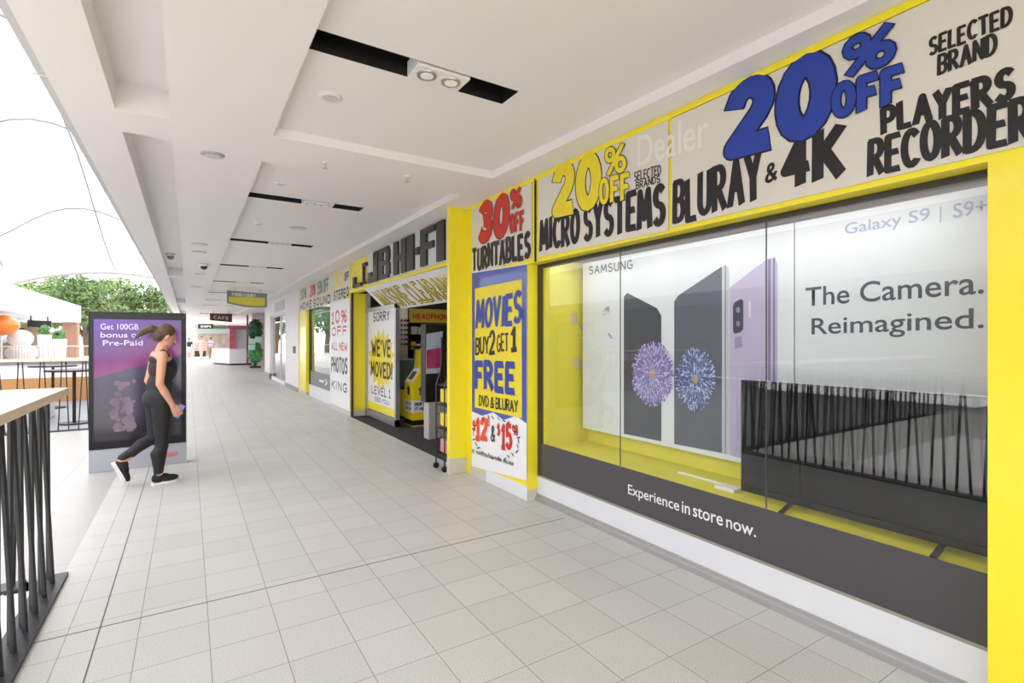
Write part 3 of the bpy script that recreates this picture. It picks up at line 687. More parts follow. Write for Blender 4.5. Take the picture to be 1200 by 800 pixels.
part(MB().prism([(XD-.001, 11.33, 2.30), (XD-.001, 11.33, 2.91), (XD-.001, 9.95, 2.91), (XD-.001, 9.95, 2.46), (XD-.001, 10.4, 2.26), (XD-.001, 10.8, 2.24)], (.003, 0, 0)), 'sheet', CREAM, E)
part(hand('20', *LD(11.2, 10.45, 2.52, 2.87, XD-.003), w=.34), 'lettering', INKY, E)
part(hand('OFF', *LD(10.35, 10.0, 2.62, 2.8, XD-.003), w=.24), 'lettering', INKB, E)
part(hand('STEREO', *LD(11.25, 10.0, 2.3, 2.5, XD-.003), w=.26, jit=.06), 'lettering', INKB, E)
Fp = thing('sale_poster', 'tall white hanging poster with red and black lettering on the far pier', 'sale sign', (XD, 10.7, .1))
part(MB().prism([(XD-.004, 11.55, .1), (XD-.004, 11.55, 2.27), (XD-.004, 9.94, 2.27), (XD-.004, 9.94, .1)], (.004, 0, 0)), 'sheet', PAPER, Fp)
for txt, z0, z1, m in (('10%', 1.8, 2.08, INKR), ('OFF', 1.55, 1.75, INKR), ('ALL NEW', 1.25, 1.42, INKR), ('PHOTOS', .78, 1.12, INKB), ('KING', .42, .62, INKGY)):
    words(txt, *LD(11.45, 10.1, z0, z1, XD-.006), m, Fp, w=.24, jit=.05)

# ------------------------------------------------------------------ inside the shop
iw = MB()
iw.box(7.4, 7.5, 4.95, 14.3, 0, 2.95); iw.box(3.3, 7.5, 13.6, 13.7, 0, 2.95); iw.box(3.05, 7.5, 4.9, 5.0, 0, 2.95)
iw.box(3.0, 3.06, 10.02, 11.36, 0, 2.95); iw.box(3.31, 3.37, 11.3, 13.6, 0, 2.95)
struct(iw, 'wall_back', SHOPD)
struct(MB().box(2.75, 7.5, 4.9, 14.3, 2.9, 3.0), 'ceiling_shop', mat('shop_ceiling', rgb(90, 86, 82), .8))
hs = thing('header_sign', 'yellow header board with black lettering over the shelves inside the shop', 'sign', (5.5, 13.0, 1.9))
part(MB().box(4.95, 6.5, 12.95, 13.0, 1.93, 2.3), 'board', mat('dimmed_yellow_board', rgb(196, 172, 40), .5), hs)  # dim shop light put into the board colour as a darker yellow
part(hand('HEADPHONES', Vector((5.05, 12.945, 2.02)), Vector((6.3, 12.945, 2.02)), Vector((5.05, 12.945, 2.18)), w=.25), 'lettering', INKR, hs)
col_ = thing('display_column', 'pale round column with rows of dark hooks behind the entrance glass', 'display column', (4.55, 12.6, 0))
part(MB().cyl((4.55, 12.6, 0), .22, 2.6, 28), 'shaft', mat('beige_column', rgb(176, 166, 150), .6), col_, True)
for k in range(6):
    hk = MB()
    for j in range(7):
        a = PI+.4+j*.36; hk.tube([(4.55+.22*math.cos(a), 12.6+.22*math.sin(a), 1.35+.12*k), (4.55+.27*math.cos(a), 12.6+.27*math.sin(a), 1.38+.12*k)], .022, 6)
    part(hk, 'hook_row', BLK, col_)
sh = thing('shelf_unit', 'black wall shelving full of small boxes at the back of the shop', 'shelves', (5.7, 13.2, 0))
part(MB().box(5.0, 7.0, 13.3, 13.55, 0, 1.9), 'back_board', BLK, sh)
for z in (.3, .75, 1.2, 1.6): part(MB().box(5.0, 7.0, 13.0, 13.3, z, z+.02), 'shelf', DGR, sh)
rnd = random.Random(12); cols = [rgb(190, 180, 160), rgb(70, 90, 130), rgb(150, 60, 50), rgb(220, 210, 190), rgb(40, 60, 60), rgb(200, 170, 60)]
k = 0
for z in (1.22, 1.62):
    x = 5.05
    while x < 6.6:
        w_ = rnd.uniform(.1, .2); ci = rnd.randrange(6); k += 1
        o = origin(MB().box(x, x+w_-.02, 13.05, 13.2, z, z+rnd.uniform(.14, .26), .004).build('product_box', mat('carton_%d' % ci, cols[ci], .5)), (x+w_/2, 13.1, z))
        tag(o, 'small product carton on the black shelves at the back of the shop', 'box', 'cartons on the shop shelves'); x += w_
bs = thing('counter', 'pale panelled counter behind the yellow bin inside the shop', 'counter', (5.1, 11.6, 0))
part(MB().box(4.7, 5.6, 11.5, 12.0, 0, 1.28, .01), 'counter_body', mat('beige_panel', rgb(190, 180, 168), .6), bs); part(MB().box(4.66, 5.64, 11.46, 12.04, 1.28, 1.32, .005), 'counter_top', DGR, bs)
yc = thing('low_counter', 'low yellow counter seen behind the poster glass by the entrance', 'counter', (3.6, 9.4, 0))
part(MB().box(3.35, 3.9, 9.1, 9.7, .05, .55, .01), 'counter_body', YEL, yc); part(MB().box(3.33, 3.92, 9.08, 9.72, .55, .62, .005), 'counter_top', DGR, yc); part(MB().box(3.4, 3.85, 9.15, 9.65, .62, 1.1, .02), 'display_stack', mat('green_stack', rgb(80, 100, 86), .6, var=.4, scale=14), yc)
# phone poster stand
def on_z(x, y, Y): return onY(x, y, Y)
ps = thing('poster_stand', 'pale blue and pink phone poster on a dark stand beside the yellow pillar', 'poster stand', (3.3, 7.0, 0))
YP = 7.0
part(MB().prism(qy(YP, (500, 391), (519, 388), (516, 437), (499.5, 438)), (0, .01, 0)), 'poster', mat('poster_pale_blue', rgb(196, 204, 220), .3), ps)
part(MB().prism(qy(YP-.003, (500, 410), (517.6, 407), (516.4, 431), (499.7, 432)), (0, .003, 0)), 'poster_picture', mat('poster_pink_art', rgb(190, 70, 120), .3, var=.7, scale=9), ps)
pp = qy(YP, (499, 440), (524, 440))
part(MB().box(pp[0].x, pp[0].x+.5, YP+.012, YP+.2, .55, 1.7, .01), 'cabinet', BLK, ps); part(MB().box(pp[0].x+.05, pp[0].x+.45, YP+.012, YP+.2, 0, .55, .01), 'stand', mat('pale_plinth', rgb(190, 188, 186), .5), ps)
wb = thing('price_board', 'white price board above the phone poster inside the shop', 'board', (4.0, 8.6, 0))
a = qy(8.6, (503, 386), (524, 384), (524, 392), (503, 394))
part(MB().prism(qy(8.6, (503, 382), (524, 380), (524, 390), (503, 391)), (0, .02, 0)), 'board', PAPER, wb)
part(MB().tube([(a[0].x+.1, 8.63, 0), (a[0].x+.1, 8.63, 1.72)], .015, 8), 'post', DGR, wb)
# yellow drop-off bin
bn = thing('collection_bin', 'tall yellow cardboard bin with black arrows in the shop entrance', 'bin', (3.34, 8.35, 0))
BX0, BX1, BY0, BY1 = 3.19, 3.52, 8.18, 8.56
prof = [(BY0, 0), (BY0, 0.8)]
body = MB()
# side profile in the X–Z plane: front (low) faces the walkway (-X)
pr_ = [(BX0, 0), (BX0, .74), (BX0+.17, .98), (BX0+.2, 1.30), (BX1, 1.30), (BX1, 0)]
body.prism([(x, BY0, z) for x, z in pr_], (0, BY1-BY0, 0))
BIN = mat('bin_yellow_card', rgb(250, 224, 20), .5, var=.02)
part(body, 'bin_body', BIN, bn)
fac = BY0-.0015
bk = MB()
for (cx) in (BX0+.17,):
    bk.poly([(cx-.08, fac, .62), (cx+.08, fac, .62), (cx, fac, .70)]); bk.box(cx-.045, cx+.045, fac-.0005, fac+.001, .53, .62)
part(bk, 'arrow', INKB, bn); bk = MB(); cy = (BY0+BY1)/2
bk.poly([(BX0-.0015, cy-.09, .62), (BX0-.0015, cy+.09, .62), (BX0-.0015, cy, .70)]); bk.box(BX0-.002, BX0, cy-.05, cy+.05, .53, .62)
part(bk, 'arrow', INKB, bn)
part(MB().box(BX0, BX1, fac-.0005, fac+.001, .02, .11).box(BX0-.002, BX0, BY0, BY1, .02, .11), 'base_band', INKB, bn)
part(MB().box(BX0, BX1, fac-.0005, fac+.001, .24, .44).box(BX0-.002, BX0, BY0, BY1, .24, .44), 'white_band', PAPER, bn)
part(MB().prism([(BX0-.001, BY0+.06, .742), (BX0-.001, BY1-.06, .742), (BX0+.162, BY1-.06, .978), (BX0+.162, BY0+.06, .978)], (-.003, 0, .002)), 'slot_label', PAPER, bn)
part(MB().prism([(BX0+.03, BY0+.1, .792), (BX0+.03, BY1-.1, .792), (BX0+.12, BY1-.1, .922), (BX0+.12, BY0+.1, .922)], (-.006, 0, .004)), 'slot', INKB, bn)
for z0, z1 in ((.35, .41), (.27, .33)):
    words('DROP IT IN' if z0 > .3 else 'IT HERE', Vector((BX0+.03, fac-.002, z0)), Vector((BX1-.03, fac-.002, z0)), Vector((BX0+.03, fac-.002, z1)), INKB, bn, w=.26)
    part(hand('DROP', Vector((BX0-.003, BY1-.05, z0)), Vector((BX0-.003, BY0+.05, z0)), Vector((BX0-.003, BY1-.05, z1)), w=.26), 'lettering', INKB, bn)
# wire rack behind the pillar
rk = thing('wire_rack', 'black wire display rack on castors half hidden behind the yellow pillar', 'rack', (2.6, 5.45, 0))
post = MB()
WIRE = mat('black_wire', rgb(46, 42, 44), .4)
for yy in (5.20, 5.43):
    part(MB().tube([(2.40, yy, .07), (2.40, yy, .95), (2.44, yy, 1.06), (2.47, yy, 1.2), (2.47, yy, 1.5)], .009, 8), 'post', WIRE, rk)
    part(MB().tube([(2.86, yy, .07), (2.86, yy, 1.5)], .009, 8), 'post', WIRE, rk)
gr = MB()
for k in range(10): gr.tube([(2.40+.045*k+.02, 5.435, .2), (2.40+.045*k+.02, 5.435, 1.4)], .003, 5)
for k in range(9): gr.tube([(2.40, 5.435, .2+.14*k), (2.86, 5.435, .2+.14*k)], .003, 5)
part(gr, 'wire_grid', WIRE, rk)
for z in (.15, .45, .72, .95):
    m2 = MB().prism([(2.42, 5.20, z), (2.86, 5.20, z+.06), (2.86, 5.43, z+.06), (2.42, 5.43, z)], (0, 0, .012))
    part(m2, 'shelf', DGR, rk)
for (x, yy) in ((2.40, 5.20), (2.86, 5.20), (2.40, 5.43), (2.86, 5.43)):
    part(MB().tube([(x, yy-.012, .035), (x, yy+.012, .035)], .034, 14), 'castor', BLK, rk)
for (z, c_, lab) in ((.17, rgb(214, 150, 150), 'pink packet on the lowest shelf of the wire rack'), (.47, rgb(240, 215, 40), 'yellow packet on the second shelf of the wire rack'), (.74, rgb(232, 216, 60), 'yellow packet on the third shelf of the wire rack')):
    o = origin(MB().box(2.44, 2.62, 5.24, 5.41, z+.02, z+.17, .01).build('packet', mat('packet_%d' % int(z*100), c_, .4, var=.2, scale=20)), (2.53, 5.33, z+.02)); tag(o, lab, 'packet', 'packets on the wire rack')

# ------------------------------------------------------------------ farther along the right-hand side
fw = MB()
fw.box(2.60, 3.3, 15.3, 17.6, 0, ZC); fw.box(2.60, 3.1, 21.2, 22.8, 0, ZC); fw.box(2.60, 2.8, 17.6, 21.2, 2.35, ZC)
struct(fw, 'wall_white', WHT)
struct(MB().box(2.58, 3.3, 15.35, 17.6, 0, .12).box(2.58, 3.1, 21.2, 22.8, 0, .2), 'baseboard_white', mat('grey_skirting', rgb(150, 150, 150), .5))
tag(origin(MB().box(2.585, 2.6, 15.75, 16.15, 1.08, 1.28, .003).build('wall_plate', DGR), (2.59, 15.95, 1.08)), 'small dark grey plate on the white pier beyond the yellow one', 'wall plate')
w4 = thing('window_4', None, None, (2.7, 19.4, 0), kind='structure')
part(MB().box(2.66, 2.72, 17.6, 17.66, .1, 2.35).box(2.66, 2.72, 19.1, 19.16, .1, 2.35).box(2.66, 2.72, 21.14, 21.2, .1, 2.35).box(2.66, 2.72, 17.6, 21.2, 2.29, 2.35).box(2.64, 2.74, 17.6, 21.2, 0, .1), 'window_frame', WHT, w4)
part(MB().poly([(2.69, 17.6, .1), (2.69, 21.2, .1), (2.69, 21.2, 2.29), (2.69, 17.6, 2.29)]), 'glass_pane', GLASS, w4)
part(MB().box(2.57, 2.6, 17.8, 19.8, 2.45, 2.75), 'fascia_panel', mat('fascia_grey', rgb(206, 204, 200), .5), w4)
bp = thing('poster', 'tall pale blue poster in the white shop front past the far yellow pier', 'poster', (2.75, 18.4, .1))
part(MB().box(2.74, 2.75, 17.72, 19.0, .15, 1.75), 'sheet', mat('poster_lilac_blue', rgb(186, 194, 222), .4, var=.25, scale=2), bp)
part(MB().box(2.735, 2.74, 17.72, 19.0, .15, .8), 'lower_picture', mat('poster_sea_blue', rgb(84, 108, 168), .4, var=.35, scale=3), bp)
sw = MB(); sw.box(3.6, 3.7, 17.6, 21.2, 0, 2.9); sw.box(2.8, 3.7, 21.2, 21.3, 0, 2.9)
struct(sw, 'wall_neighbour', mat('warm_white_wall', rgb(228, 222, 212), .6))
ss = thing('stock_shelf', 'tall dark stocked shelf inside the white neighbouring shop', 'shelves', (3.1, 20.4, 0))
part(MB().box(3.0, 3.25, 19.9, 20.8, 0, 2.2), 'shelf_body', mat('shelf_stock', rgb(110, 100, 108), .6, var=.8, scale=7), ss)
for z in (.5, .95, 1.4, 1.85): part(MB().box(2.96, 3.26, 19.88, 20.82, z, z+.04), 'shelf', PAPER, ss)
struct(MB().box(4.6, 4.7, 22.8, 62, 0, ZC).box(2.9, 4.6, 30.9, 31.0, 0, ZC), 'wall_far_right', mat('pink_white_wall', rgb(226, 208, 210), .6))
struct(MB().box(-.7, 9, 61, 61.5, 0, 3.3), 'wall_end', WHT)
# hanging yellow sign
hy = thing('hanging_sign', 'grey hanging sign with a curved yellow lower panel under the ceiling', 'hanging sign', (1.5, 17.1, 2.5))
a, b_, c_, d_ = qy(17.1, (266, 340), (313, 344), (313, 360), (266, 355))
pts = [a, b_, c_]+[c_.lerp(d_, k/8)-Vector((0, 0, .05*math.sin(PI*k/8))) for k in range(1, 8)]+[d_]
part(MB().prism(pts, (0, .08, 0)), 'sign_body', mat('sign_grey', rgb(124, 134, 124), .5), hy)
a, b_, c_, d_ = qy(17.098, (268, 347.5), (310.5, 349), (310.5, 358.5), (268, 353.5))
part(MB().prism([a, b_, c_]+[c_.lerp(d_, k/8)-Vector((0, 0, .04*math.sin(PI*k/8))) for k in range(1, 8)]+[d_], (0, .003, 0)), 'yellow_panel', mat('sign_yellow', rgb(216, 204, 60), .5), hy)
words('FOOD COURT', *qy(17.095, (272, 346.5), (300, 348.5), (272, 342.5)), PAPER, hy, w=.2)
for x in (275, 305):
    p = onY(x, 342, 17.14); part(MB().tube([(p.x, 17.14, p.z-.02), (p.x, 17.14, ZR)], .012, 6), 'hanger', STEEL, hy)
# confectionery kiosk far along the walkway
KY = 33.5; kx0 = 1.98; kx1 = 4.4
kc = thing('kiosk_counter', 'white kiosk counter with red trimmed glass cabinet far along the walkway', 'kiosk', (2.9, 34, 0))
part(MB().prism([(kx0+.0, KY, .1), (kx1, KY, .1), (kx1, KY+3.5, .1), (kx0-.75, KY+3.5, .1), (kx0-.75, KY+2.2, .1)], (0, 0, .85)), 'counter_body', PAPER, kc)
part(MB().prism([(kx0+.06, KY+.05, 0), (kx1, KY+.05, 0), (kx1, KY+3.4, 0), (kx0-.68, KY+3.4, 0), (kx0-.68, KY+2.2, 0)], (0, 0, .1)), 'plinth', BLK, kc)
RED = mat('red_confection', rgb(206, 96, 116), .4, var=.5, scale=6)
part(MB().box(kx0+.0, kx0+.3, KY+.05, KY+.3, .95, 2.1), 'red_display', RED, kc)
part(MB().box(kx0+.3, kx1, KY+.3, KY+.4, .95, 2.1), 'back_panel', mat('kiosk_panel', rgb(214, 218, 226), .4, var=.05), kc)
part(MB().box(kx0-.1, kx1, KY+.0, KY+.5, 2.1, 2.28, .02), 'canopy', mat('kiosk_canopy', rgb(170, 90, 110), .5, var=.6, scale=5), kc)
part(MB().box(kx0+1.0, kx1, KY+.05, KY+.25, .95, 1.22, .02), 'tray', DGR, kc)
part(MB().tube([(kx1-1.5, KY-.05, 0), (kx1-1.5, KY-.05, 2.9)], .05, 10), 'post', mat('post_red', rgb(150, 50, 70), .4), kc)
def hang_sign(name, lab, Y, cs, m, txt, mt, th=.08):
    t = thing(name, lab, 'hanging sign', (onY(cs[0][0], cs[0][1], Y).x, Y, 2.4))
    P = qy(Y, *cs); part(MB().prism(P, (0, th, 0)), 'sign_body', m, t)
    u = lambda a_, b2: P[0].lerp(P[1], a_).lerp(P[3].lerp(P[2], a_), b2)+Vector((0, -.004, 0))
    part(hand(txt, u(.15, .75), u(.85, .75), u(.15, .3), w=.22, gap=.3), 'lettering', mt, t)
    for a_ in (.15, .85):
        p = u(a_, 0); part(MB().tube([(p.x, Y+.04, p.z-.02), (p.x, Y+.04, ZR if Y < 34 else ZC)], .02, 6), 'hanger', STEEL, t)
hang_sign('hanging_sign', 'brown hanging sign with pale lettering above the white kiosk', 31.5, [(246, 367), (272, 367.5), (272, 377.5), (246, 375)], mat('sign_brown', rgb(74, 44, 36), .5), 'CAFE', mat('sign_cream', rgb(226, 196, 150), .5))
hang_sign('hanging_sign', 'black hanging sign far away above the distant shoppers', 47, [(232, 379.5), (250, 379.5), (250, 385), (232, 385)], BLK, 'SHOPS', PAPER)
# green plant stand
gs = thing('plant_stand', 'tall tiered stand of green foliage and pale mint boxes by the far kiosk', 'plant stand', (2.95, 29.8, 0))
part(MB().box(2.7, 3.2, 29.6, 30.1, 0, .1).box(2.9, 3.0, 29.8, 29.9, .1, 2.5), 'frame', DGR, gs)
LEAFG = mat('bright_leaf', rgb(90, 170, 90), .5, var=.5, scale=8); LEAFD = mat('deep_leaf', rgb(44, 96, 66), .5, var=.5, scale=8)
def leaf_clump(mb, c_, r, n, s, rnd):
    for _ in range(n):
        d_ = Vector((rnd.gauss(0, 1), rnd.gauss(0, 1), rnd.gauss(0, 1))).normalized(); p = Vector(c_)+Vector((d_.x*r[0], d_.y*r[1], d_.z*r[2]))*rnd.uniform(.6, 1)
        t_ = d_.orthogonal().normalized(); t_.rotate(Matrix.Rotation(rnd.uniform(0, 6.28), 3, d_)); b2 = d_.cross(t_); k_ = s*rnd.uniform(.6, 1.3); tip = d_*k_*.5
        mb.poly([p-t_*k_, p+b2*k_*.5-tip*.3, p+t_*k_+tip, p-b2*k_*.5])
rnd = random.Random(2)
for z, m_, nm in ((2.0, LEAFD, 'upper_foliage'), (.75, LEAFG, 'lower_foliage')):
    mb = MB(); leaf_clump(mb, (2.95, 29.8, z), (.35, .35, .55 if z > 1 else .6), 420, .12, rnd); part(mb, nm, m_, gs)
for x_, z_ in ((2.62, 1.25), (2.9, 1.35), (2.6, .95)): part(MB().box(x_, x_+.3, 29.3, 29.5, z_, z_+.28, .01), 'mint_box', mat('mint_card', rgb(176, 224, 196), .5), gs)
# columns and stalls at the far end
for (x, Y, lab) in ((.05, 52, 'white round column far down the walkway behind the shoppers'),):
    t = thing('column', lab, 'column', (x, Y, 0), kind='structure'); part(MB().cyl((x, Y, 0), .4, 2.9, 24), 'shaft', WHT, t, True)
t = thing('stall', 'small pink and white stall between the far column and the shoppers', 'stall', (.9, 53, 0))
part(MB().box(.35, 1.3, 52.6, 53.4, 0, .5, .02), 'stall_base', DGR, t); part(MB().box(.35, 1.3, 52.6, 53.4, .5, 1.3, .02), 'stall_body', mat('pink_stall', rgb(226, 190, 200), .5, var=.3), t)
t = thing('shopfront', 'bright shop front at the far end of the walkway behind the shoppers', 'shop', (2, 60, 0))
part(MB().box(.8, 4.4, 60.0, 60.9, 2.1, 2.6), 'fascia', mat('fascia_mint', rgb(206, 226, 220), .5), t); part(MB().box(.8, 4.4, 60.6, 60.9, 0, 2.1), 'shop_window', mat('far_goods', rgb(206, 190, 180), .5, var=.6, scale=2), t)
for k, (x, Y) in enumerate(((2.75, 57),)):
    pass

# ------------------------------------------------------------------ advertising kiosk on the walkway
KX0, KX1, KYF, KYB = -.93, -.024, 7.24, 7.42
ak = thing('advertising_display', 'tall black framed advertising panel with purple poster standing on the walkway', 'advertising panel', ((KX0+KX1)/2, 7.33, 0))
KGREY = mat('kiosk_silver', rgb(166, 168, 178), .35, metal=.2)
part(MB().box(KX0, KX1, KYF+.01, KYB-.01, 0, .25, .004), 'base', KGREY, ak)
part(MB().box(KX0, KX1, KYF, KYB, .25, 1.785, .008), 'cabinet', mat('kiosk_black', rgb(20, 20, 24), .25, spec=.25), ak)
part(MB().box(KX1-.002, KX1+.008, KYF+.005, KYB-.005, .0, 1.77), 'side_trim', STEEL, ak)
pm = bpy.data.materials.new('purple_poster'); pm.use_nodes = True; nt = pm.node_tree; bs_ = nt.nodes['Principled BSDF']
tc = nt.nodes.new('ShaderNodeTexCoord'); sp = nt.nodes.new('ShaderNodeSeparateXYZ'); ad = nt.nodes.new('ShaderNodeMath'); ad.operation = 'MULTIPLY_ADD'; ad.inputs[1].default_value = -.32
rp = nt.nodes.new('ShaderNodeValToRGB'); mr = nt.nodes.new('ShaderNodeMapRange'); mr.inputs[1].default_value = .3; mr.inputs[2].default_value = 1.75
nt.links.new(tc.outputs['Object'], sp.inputs[0]); nt.links.new(sp.outputs['X'], ad.inputs[0]); nt.links.new(sp.outputs['Z'], ad.inputs[2]); nt.links.new(ad.outputs[0], mr.inputs[0]); nt.links.new(mr.outputs[0], rp.inputs[0])
el = rp.color_ramp.elements; el[0].position = 0; el[0].color = rgb(30, 28, 36); el[1].position = 1; el[1].color = rgb(84, 44, 150)
for p_, c_ in ((.30, rgb(52, 46, 62)), (.52, rgb(58, 54, 74)), (.60, rgb(66, 56, 90)), (.605, rgb(126, 42, 104)), (.74, rgb(104, 32, 112)), (.88, rgb(72, 34, 118))):
    e_ = el.new(p_); e_.color = c_
nt.links.new(rp.outputs[0], bs_.inputs['Base Color']); nt.links.new(rp.outputs[0], bs_.inputs['Emission Color']); bs_.inputs['Emission Strength'].default_value = .1; bs_.inputs['Roughness'].default_value = .12
PX0, PX1, PZ0, PZ1 = KX0+.045, KX1-.05, .34, 1.70
po = part(MB().poly([(PX0, KYF-.002, PZ0), (PX1, KYF-.002, PZ0), (PX1, KYF-.002, PZ1), (PX0, KYF-.002, PZ1)]), 'poster', pm, ak)
LIL = mat('poster_lettering', rgb(206, 190, 240), .4, emit=.25)
for txt, x0, x1, z0, z1 in (('Get 100GB', .06, .40, 1.585, 1.65), ('bonus', .06, .30, 1.495, 1.555), ('on', .335, .42, 1.495, 1.54), ('Pre-Paid', .08, .44, 1.405, 1.465)):
    part(sans(txt, Vector((PX0+x0, KYF-.0035, z0)), Vector((PX0+x1, KYF-.0035, z0)), Vector((PX0+x0, KYF-.0035, z1))), 'lettering', LIL, ak)
fg = MB(); rnd = random.Random(9)
for k in range(40): 
    cx, cz = PX0+rnd.uniform(.16, .36), rnd.uniform(.46, 1.0); r_ = rnd.uniform(.015, .05)
    fg.poly([(cx+r_*math.cos(a_*PI/3), KYF-.0032-.00002*k, cz+r_*1.2*math.sin(a_*PI/3)) for a_ in range(6)])
part(fg, 'poster_flowers', mat('poster_flower', rgb(120, 104, 116), .5, var=.7, scale=14), ak)
lg = MB(); pts = []
for k in range(40):
    u = k/39; pts.append((KX1-.30+.22*u, .12+.028*math.sin(k*1.25)*(1-.3*u)))
stroke_pts(lg.bm, pts, .012, lambda a_, b2: Vector((a_, KYF+.008, b2)))
part(lg, 'logo', mat('coral_logo', rgb(240, 110, 130), .4), ak)

# ------------------------------------------------------------------ railings
def railing(name, label, p0, p1, inner, n, post_m, hand_m, z_top=1.17, rb=.013, seed=1, base=True, hw=.19, group=None, tilt=.05):
    """run from p0 to p1 (XY, outer edge); inner = unit vector towards the void"""
    p0, p1, inn = Vector((*p0, 0)), Vector((*p1, 0)), Vector((*inner, 0)); d_ = (p1-p0); L_ = d_.length; d_.normalize()
    t = thing(name, label, 'railing', tuple(p0), group)
    rnd = random.Random(seed)
    def slab(a0, a1, z0, z1, w0, w1): 
        P = [p0+d_*a0+inn*w0, p0+d_*a1+inn*w0, p0+d_*a1+inn*w1, p0+d_*a0+inn*w1]
        return MB().prism([(p.x, p.y, z0) for p in P], (0, 0, z1-z0))
    part(slab(0, L_, z_top-.045, z_top, 0, hw), 'handrail', hand_m, t)
    part(slab(0, L_, z_top-.055, z_top-.045, .05, .14), 'top_flat', post_m, t)
    if base: part(slab(0, L_, 0, .018, 0, .13), 'base_plate', post_m, t)
    bal = None
    for k in range(n):
        a_ = L_*(k+.5)/n; off = (tilt if k % 2 else -tilt*.6)*rnd.uniform(.4, 1.2); w_ = .05+.035*(k % 2)
        u = p0+d_*a_+inn*w_; v_ = p0+d_*min(max(a_+off, .01), L_-.01)+inn*(.095)
        part(MB().tube([(u.x, u.y, .015), (v_.x, v_.y, z_top-.05)], rb, 6), 'baluster', post_m, t)
    return t
IRON = mat('black_iron', rgb(44, 44, 48), .45)
railing('railing', 'black railing with pale timber handrail along the near left edge of the walkway', (-.637, -3.6), (-.637, 4.2), (-1, 0), 78, IRON, TIMB, seed=3)
railing('railing', 'black railing with pale timber handrail turning left from the near railing corner', (-.83, 4.2), (-6.8, 4.2), (0, -1), 58, IRON, TIMB, seed=5)
railing('railing', 'black railing with thin timber handrail across the far side of the side bridge', (-.7, 10.78), (-9, 10.78), (0, 1), 66, IRON, TIMB, seed=8, hw=.09, rb=.009, tilt=.07)
PLINTH = mat('edge_white', rgb(226, 224, 220), .5)
struct(MB().box(-.9, -.64, -7, 4.2, -.5, -.002).box(-9, -.66, 4.05, 4.2, -.5, -.002), 'trim_5', PLINTH)

# ------------------------------------------------------------------ seating court beyond the second railing
ct = thing('timber_counter', 'long timber fronted counter with white upper band beyond the far railing', 'counter', (-5, 16.2, 0))
part(MB().box(-11.5, -.9, 16.1, 16.7, .0, .57), 'timber_front', OAK, ct); part(MB().box(-11.5, -.9, 16.14, 16.7, .57, .9), 'white_band', PAPER, ct)
part(MB().box(-11.5, -.9, 16.08, 16.75, .9, .94), 'counter_top', mat('counter_grey', rgb(120, 116, 112), .4), ct)
wbk = tag(origin(MB().box(-2.75, -2.2, 11.2, 13.2, 0, .42, .01).build('bench', PAPER), (-2.5, 12, 0)), 'white block bench on the court floor behind the far railing', 'bench')
def bar_table(x, Y, z, lab):
    t = thing('bar_table', lab, 'table', (x, Y, 0), 'bar tables in the court')
    part(MB().cyl((x, Y, 0), .22, .02, 24), 'foot', BLK, t); part(MB().cyl((x, Y, .02), .025, z-.05, 10), 'stem', BLK, t); part(MB().cyl((x, Y, z-.03), .4, .03, 28), 'table_top', BLK, t)
p = onZ(87, 496, 0); bar_table(p.x, p.y, .95, 'black bar table with round foot beyond the railing nearest the advertising panel')
p = onY(62, 431, 14.6); bar_table(p.x, 14.6, .92, 'black bar table farther left in front of the timber counter')
# globes, planters, shrubs on the far terrace
def globe(x, y, rx, rz, dist, m, lab):
    p = onD(x, y, dist); t = thing('balloon', lab, 'balloon', (p.x, p.y, 0), 'giant balloons beyond the court')
    part(MB().lathe([(rx*.03, -rz*1.05)]+[(rx*math.sin(PI*k/18), -rz*math.cos(PI*k/18)) for k in range(1, 18)]+[(rx*.02, rz)], tuple(p), 32), 'balloon_skin', m, t, True)
    part(MB().tube([(p.x, p.y, 0), (p.x, p.y, p.z-rz)], .03, 6), 'support', WHT, t)
WB = mat('white_balloon', rgb(240, 226, 224), .35); OB = mat('orange_balloon', rgb(226, 118, 40), .35, var=.25, scale=1.2)
globe(2, 381, .70, .52, 26.5, OB, 'giant orange balloon at the left edge of the picture'); globe(24, 396.5, .54, .47, 27.6, WB, 'pink white balloon sitting above a larger white one'); globe(26, 413, .72, .48, 29.2, WB, 'larger white balloon below the pink white one, behind thin rails')
globe(0, 396, .42, .3, 28.6, mat('grey_balloon', rgb(196, 200, 212), .35), 'pale grey balloon half out of the left edge below the orange one')
for k, (x, y, w_, dist) in enumerate(((52, 392, .3, 27.5), (61, 399, .28, 29), (70, 397, .3, 27.5))):
    p = onD(x, y, dist); t = thing('planter', 'tall white planter with shrub on the far terrace, ' + ['left of three', 'middle of three', 'right of three'][k], 'planter', (p.x, p.y, 0), 'white planters on the terrace')
    part(MB().lathe([(w_*.8, 0), (w_, p.z)], (p.x, p.y, 0), 20), 'pot', PAPER, t, True)
    mb = MB(); leaf_clump(mb, (p.x, p.y, p.z+.22), (.28, .28, .28), 160, .1, rnd); part(mb, 'shrub', mat('shrub_leaf', rgb(96, 140, 76), .5, var=.4, scale=4), t)
railing('railing', 'thin pale wire railing with timber handrail on the far terrace behind the court', (-1.5, 34.5), (-12, 34.5), (0, 1), 96, mat('pale_wire', rgb(170, 160, 150), .5), TIMB, z_top=1.17, rb=.012, seed=8, hw=.09, base=False, tilt=0.0)
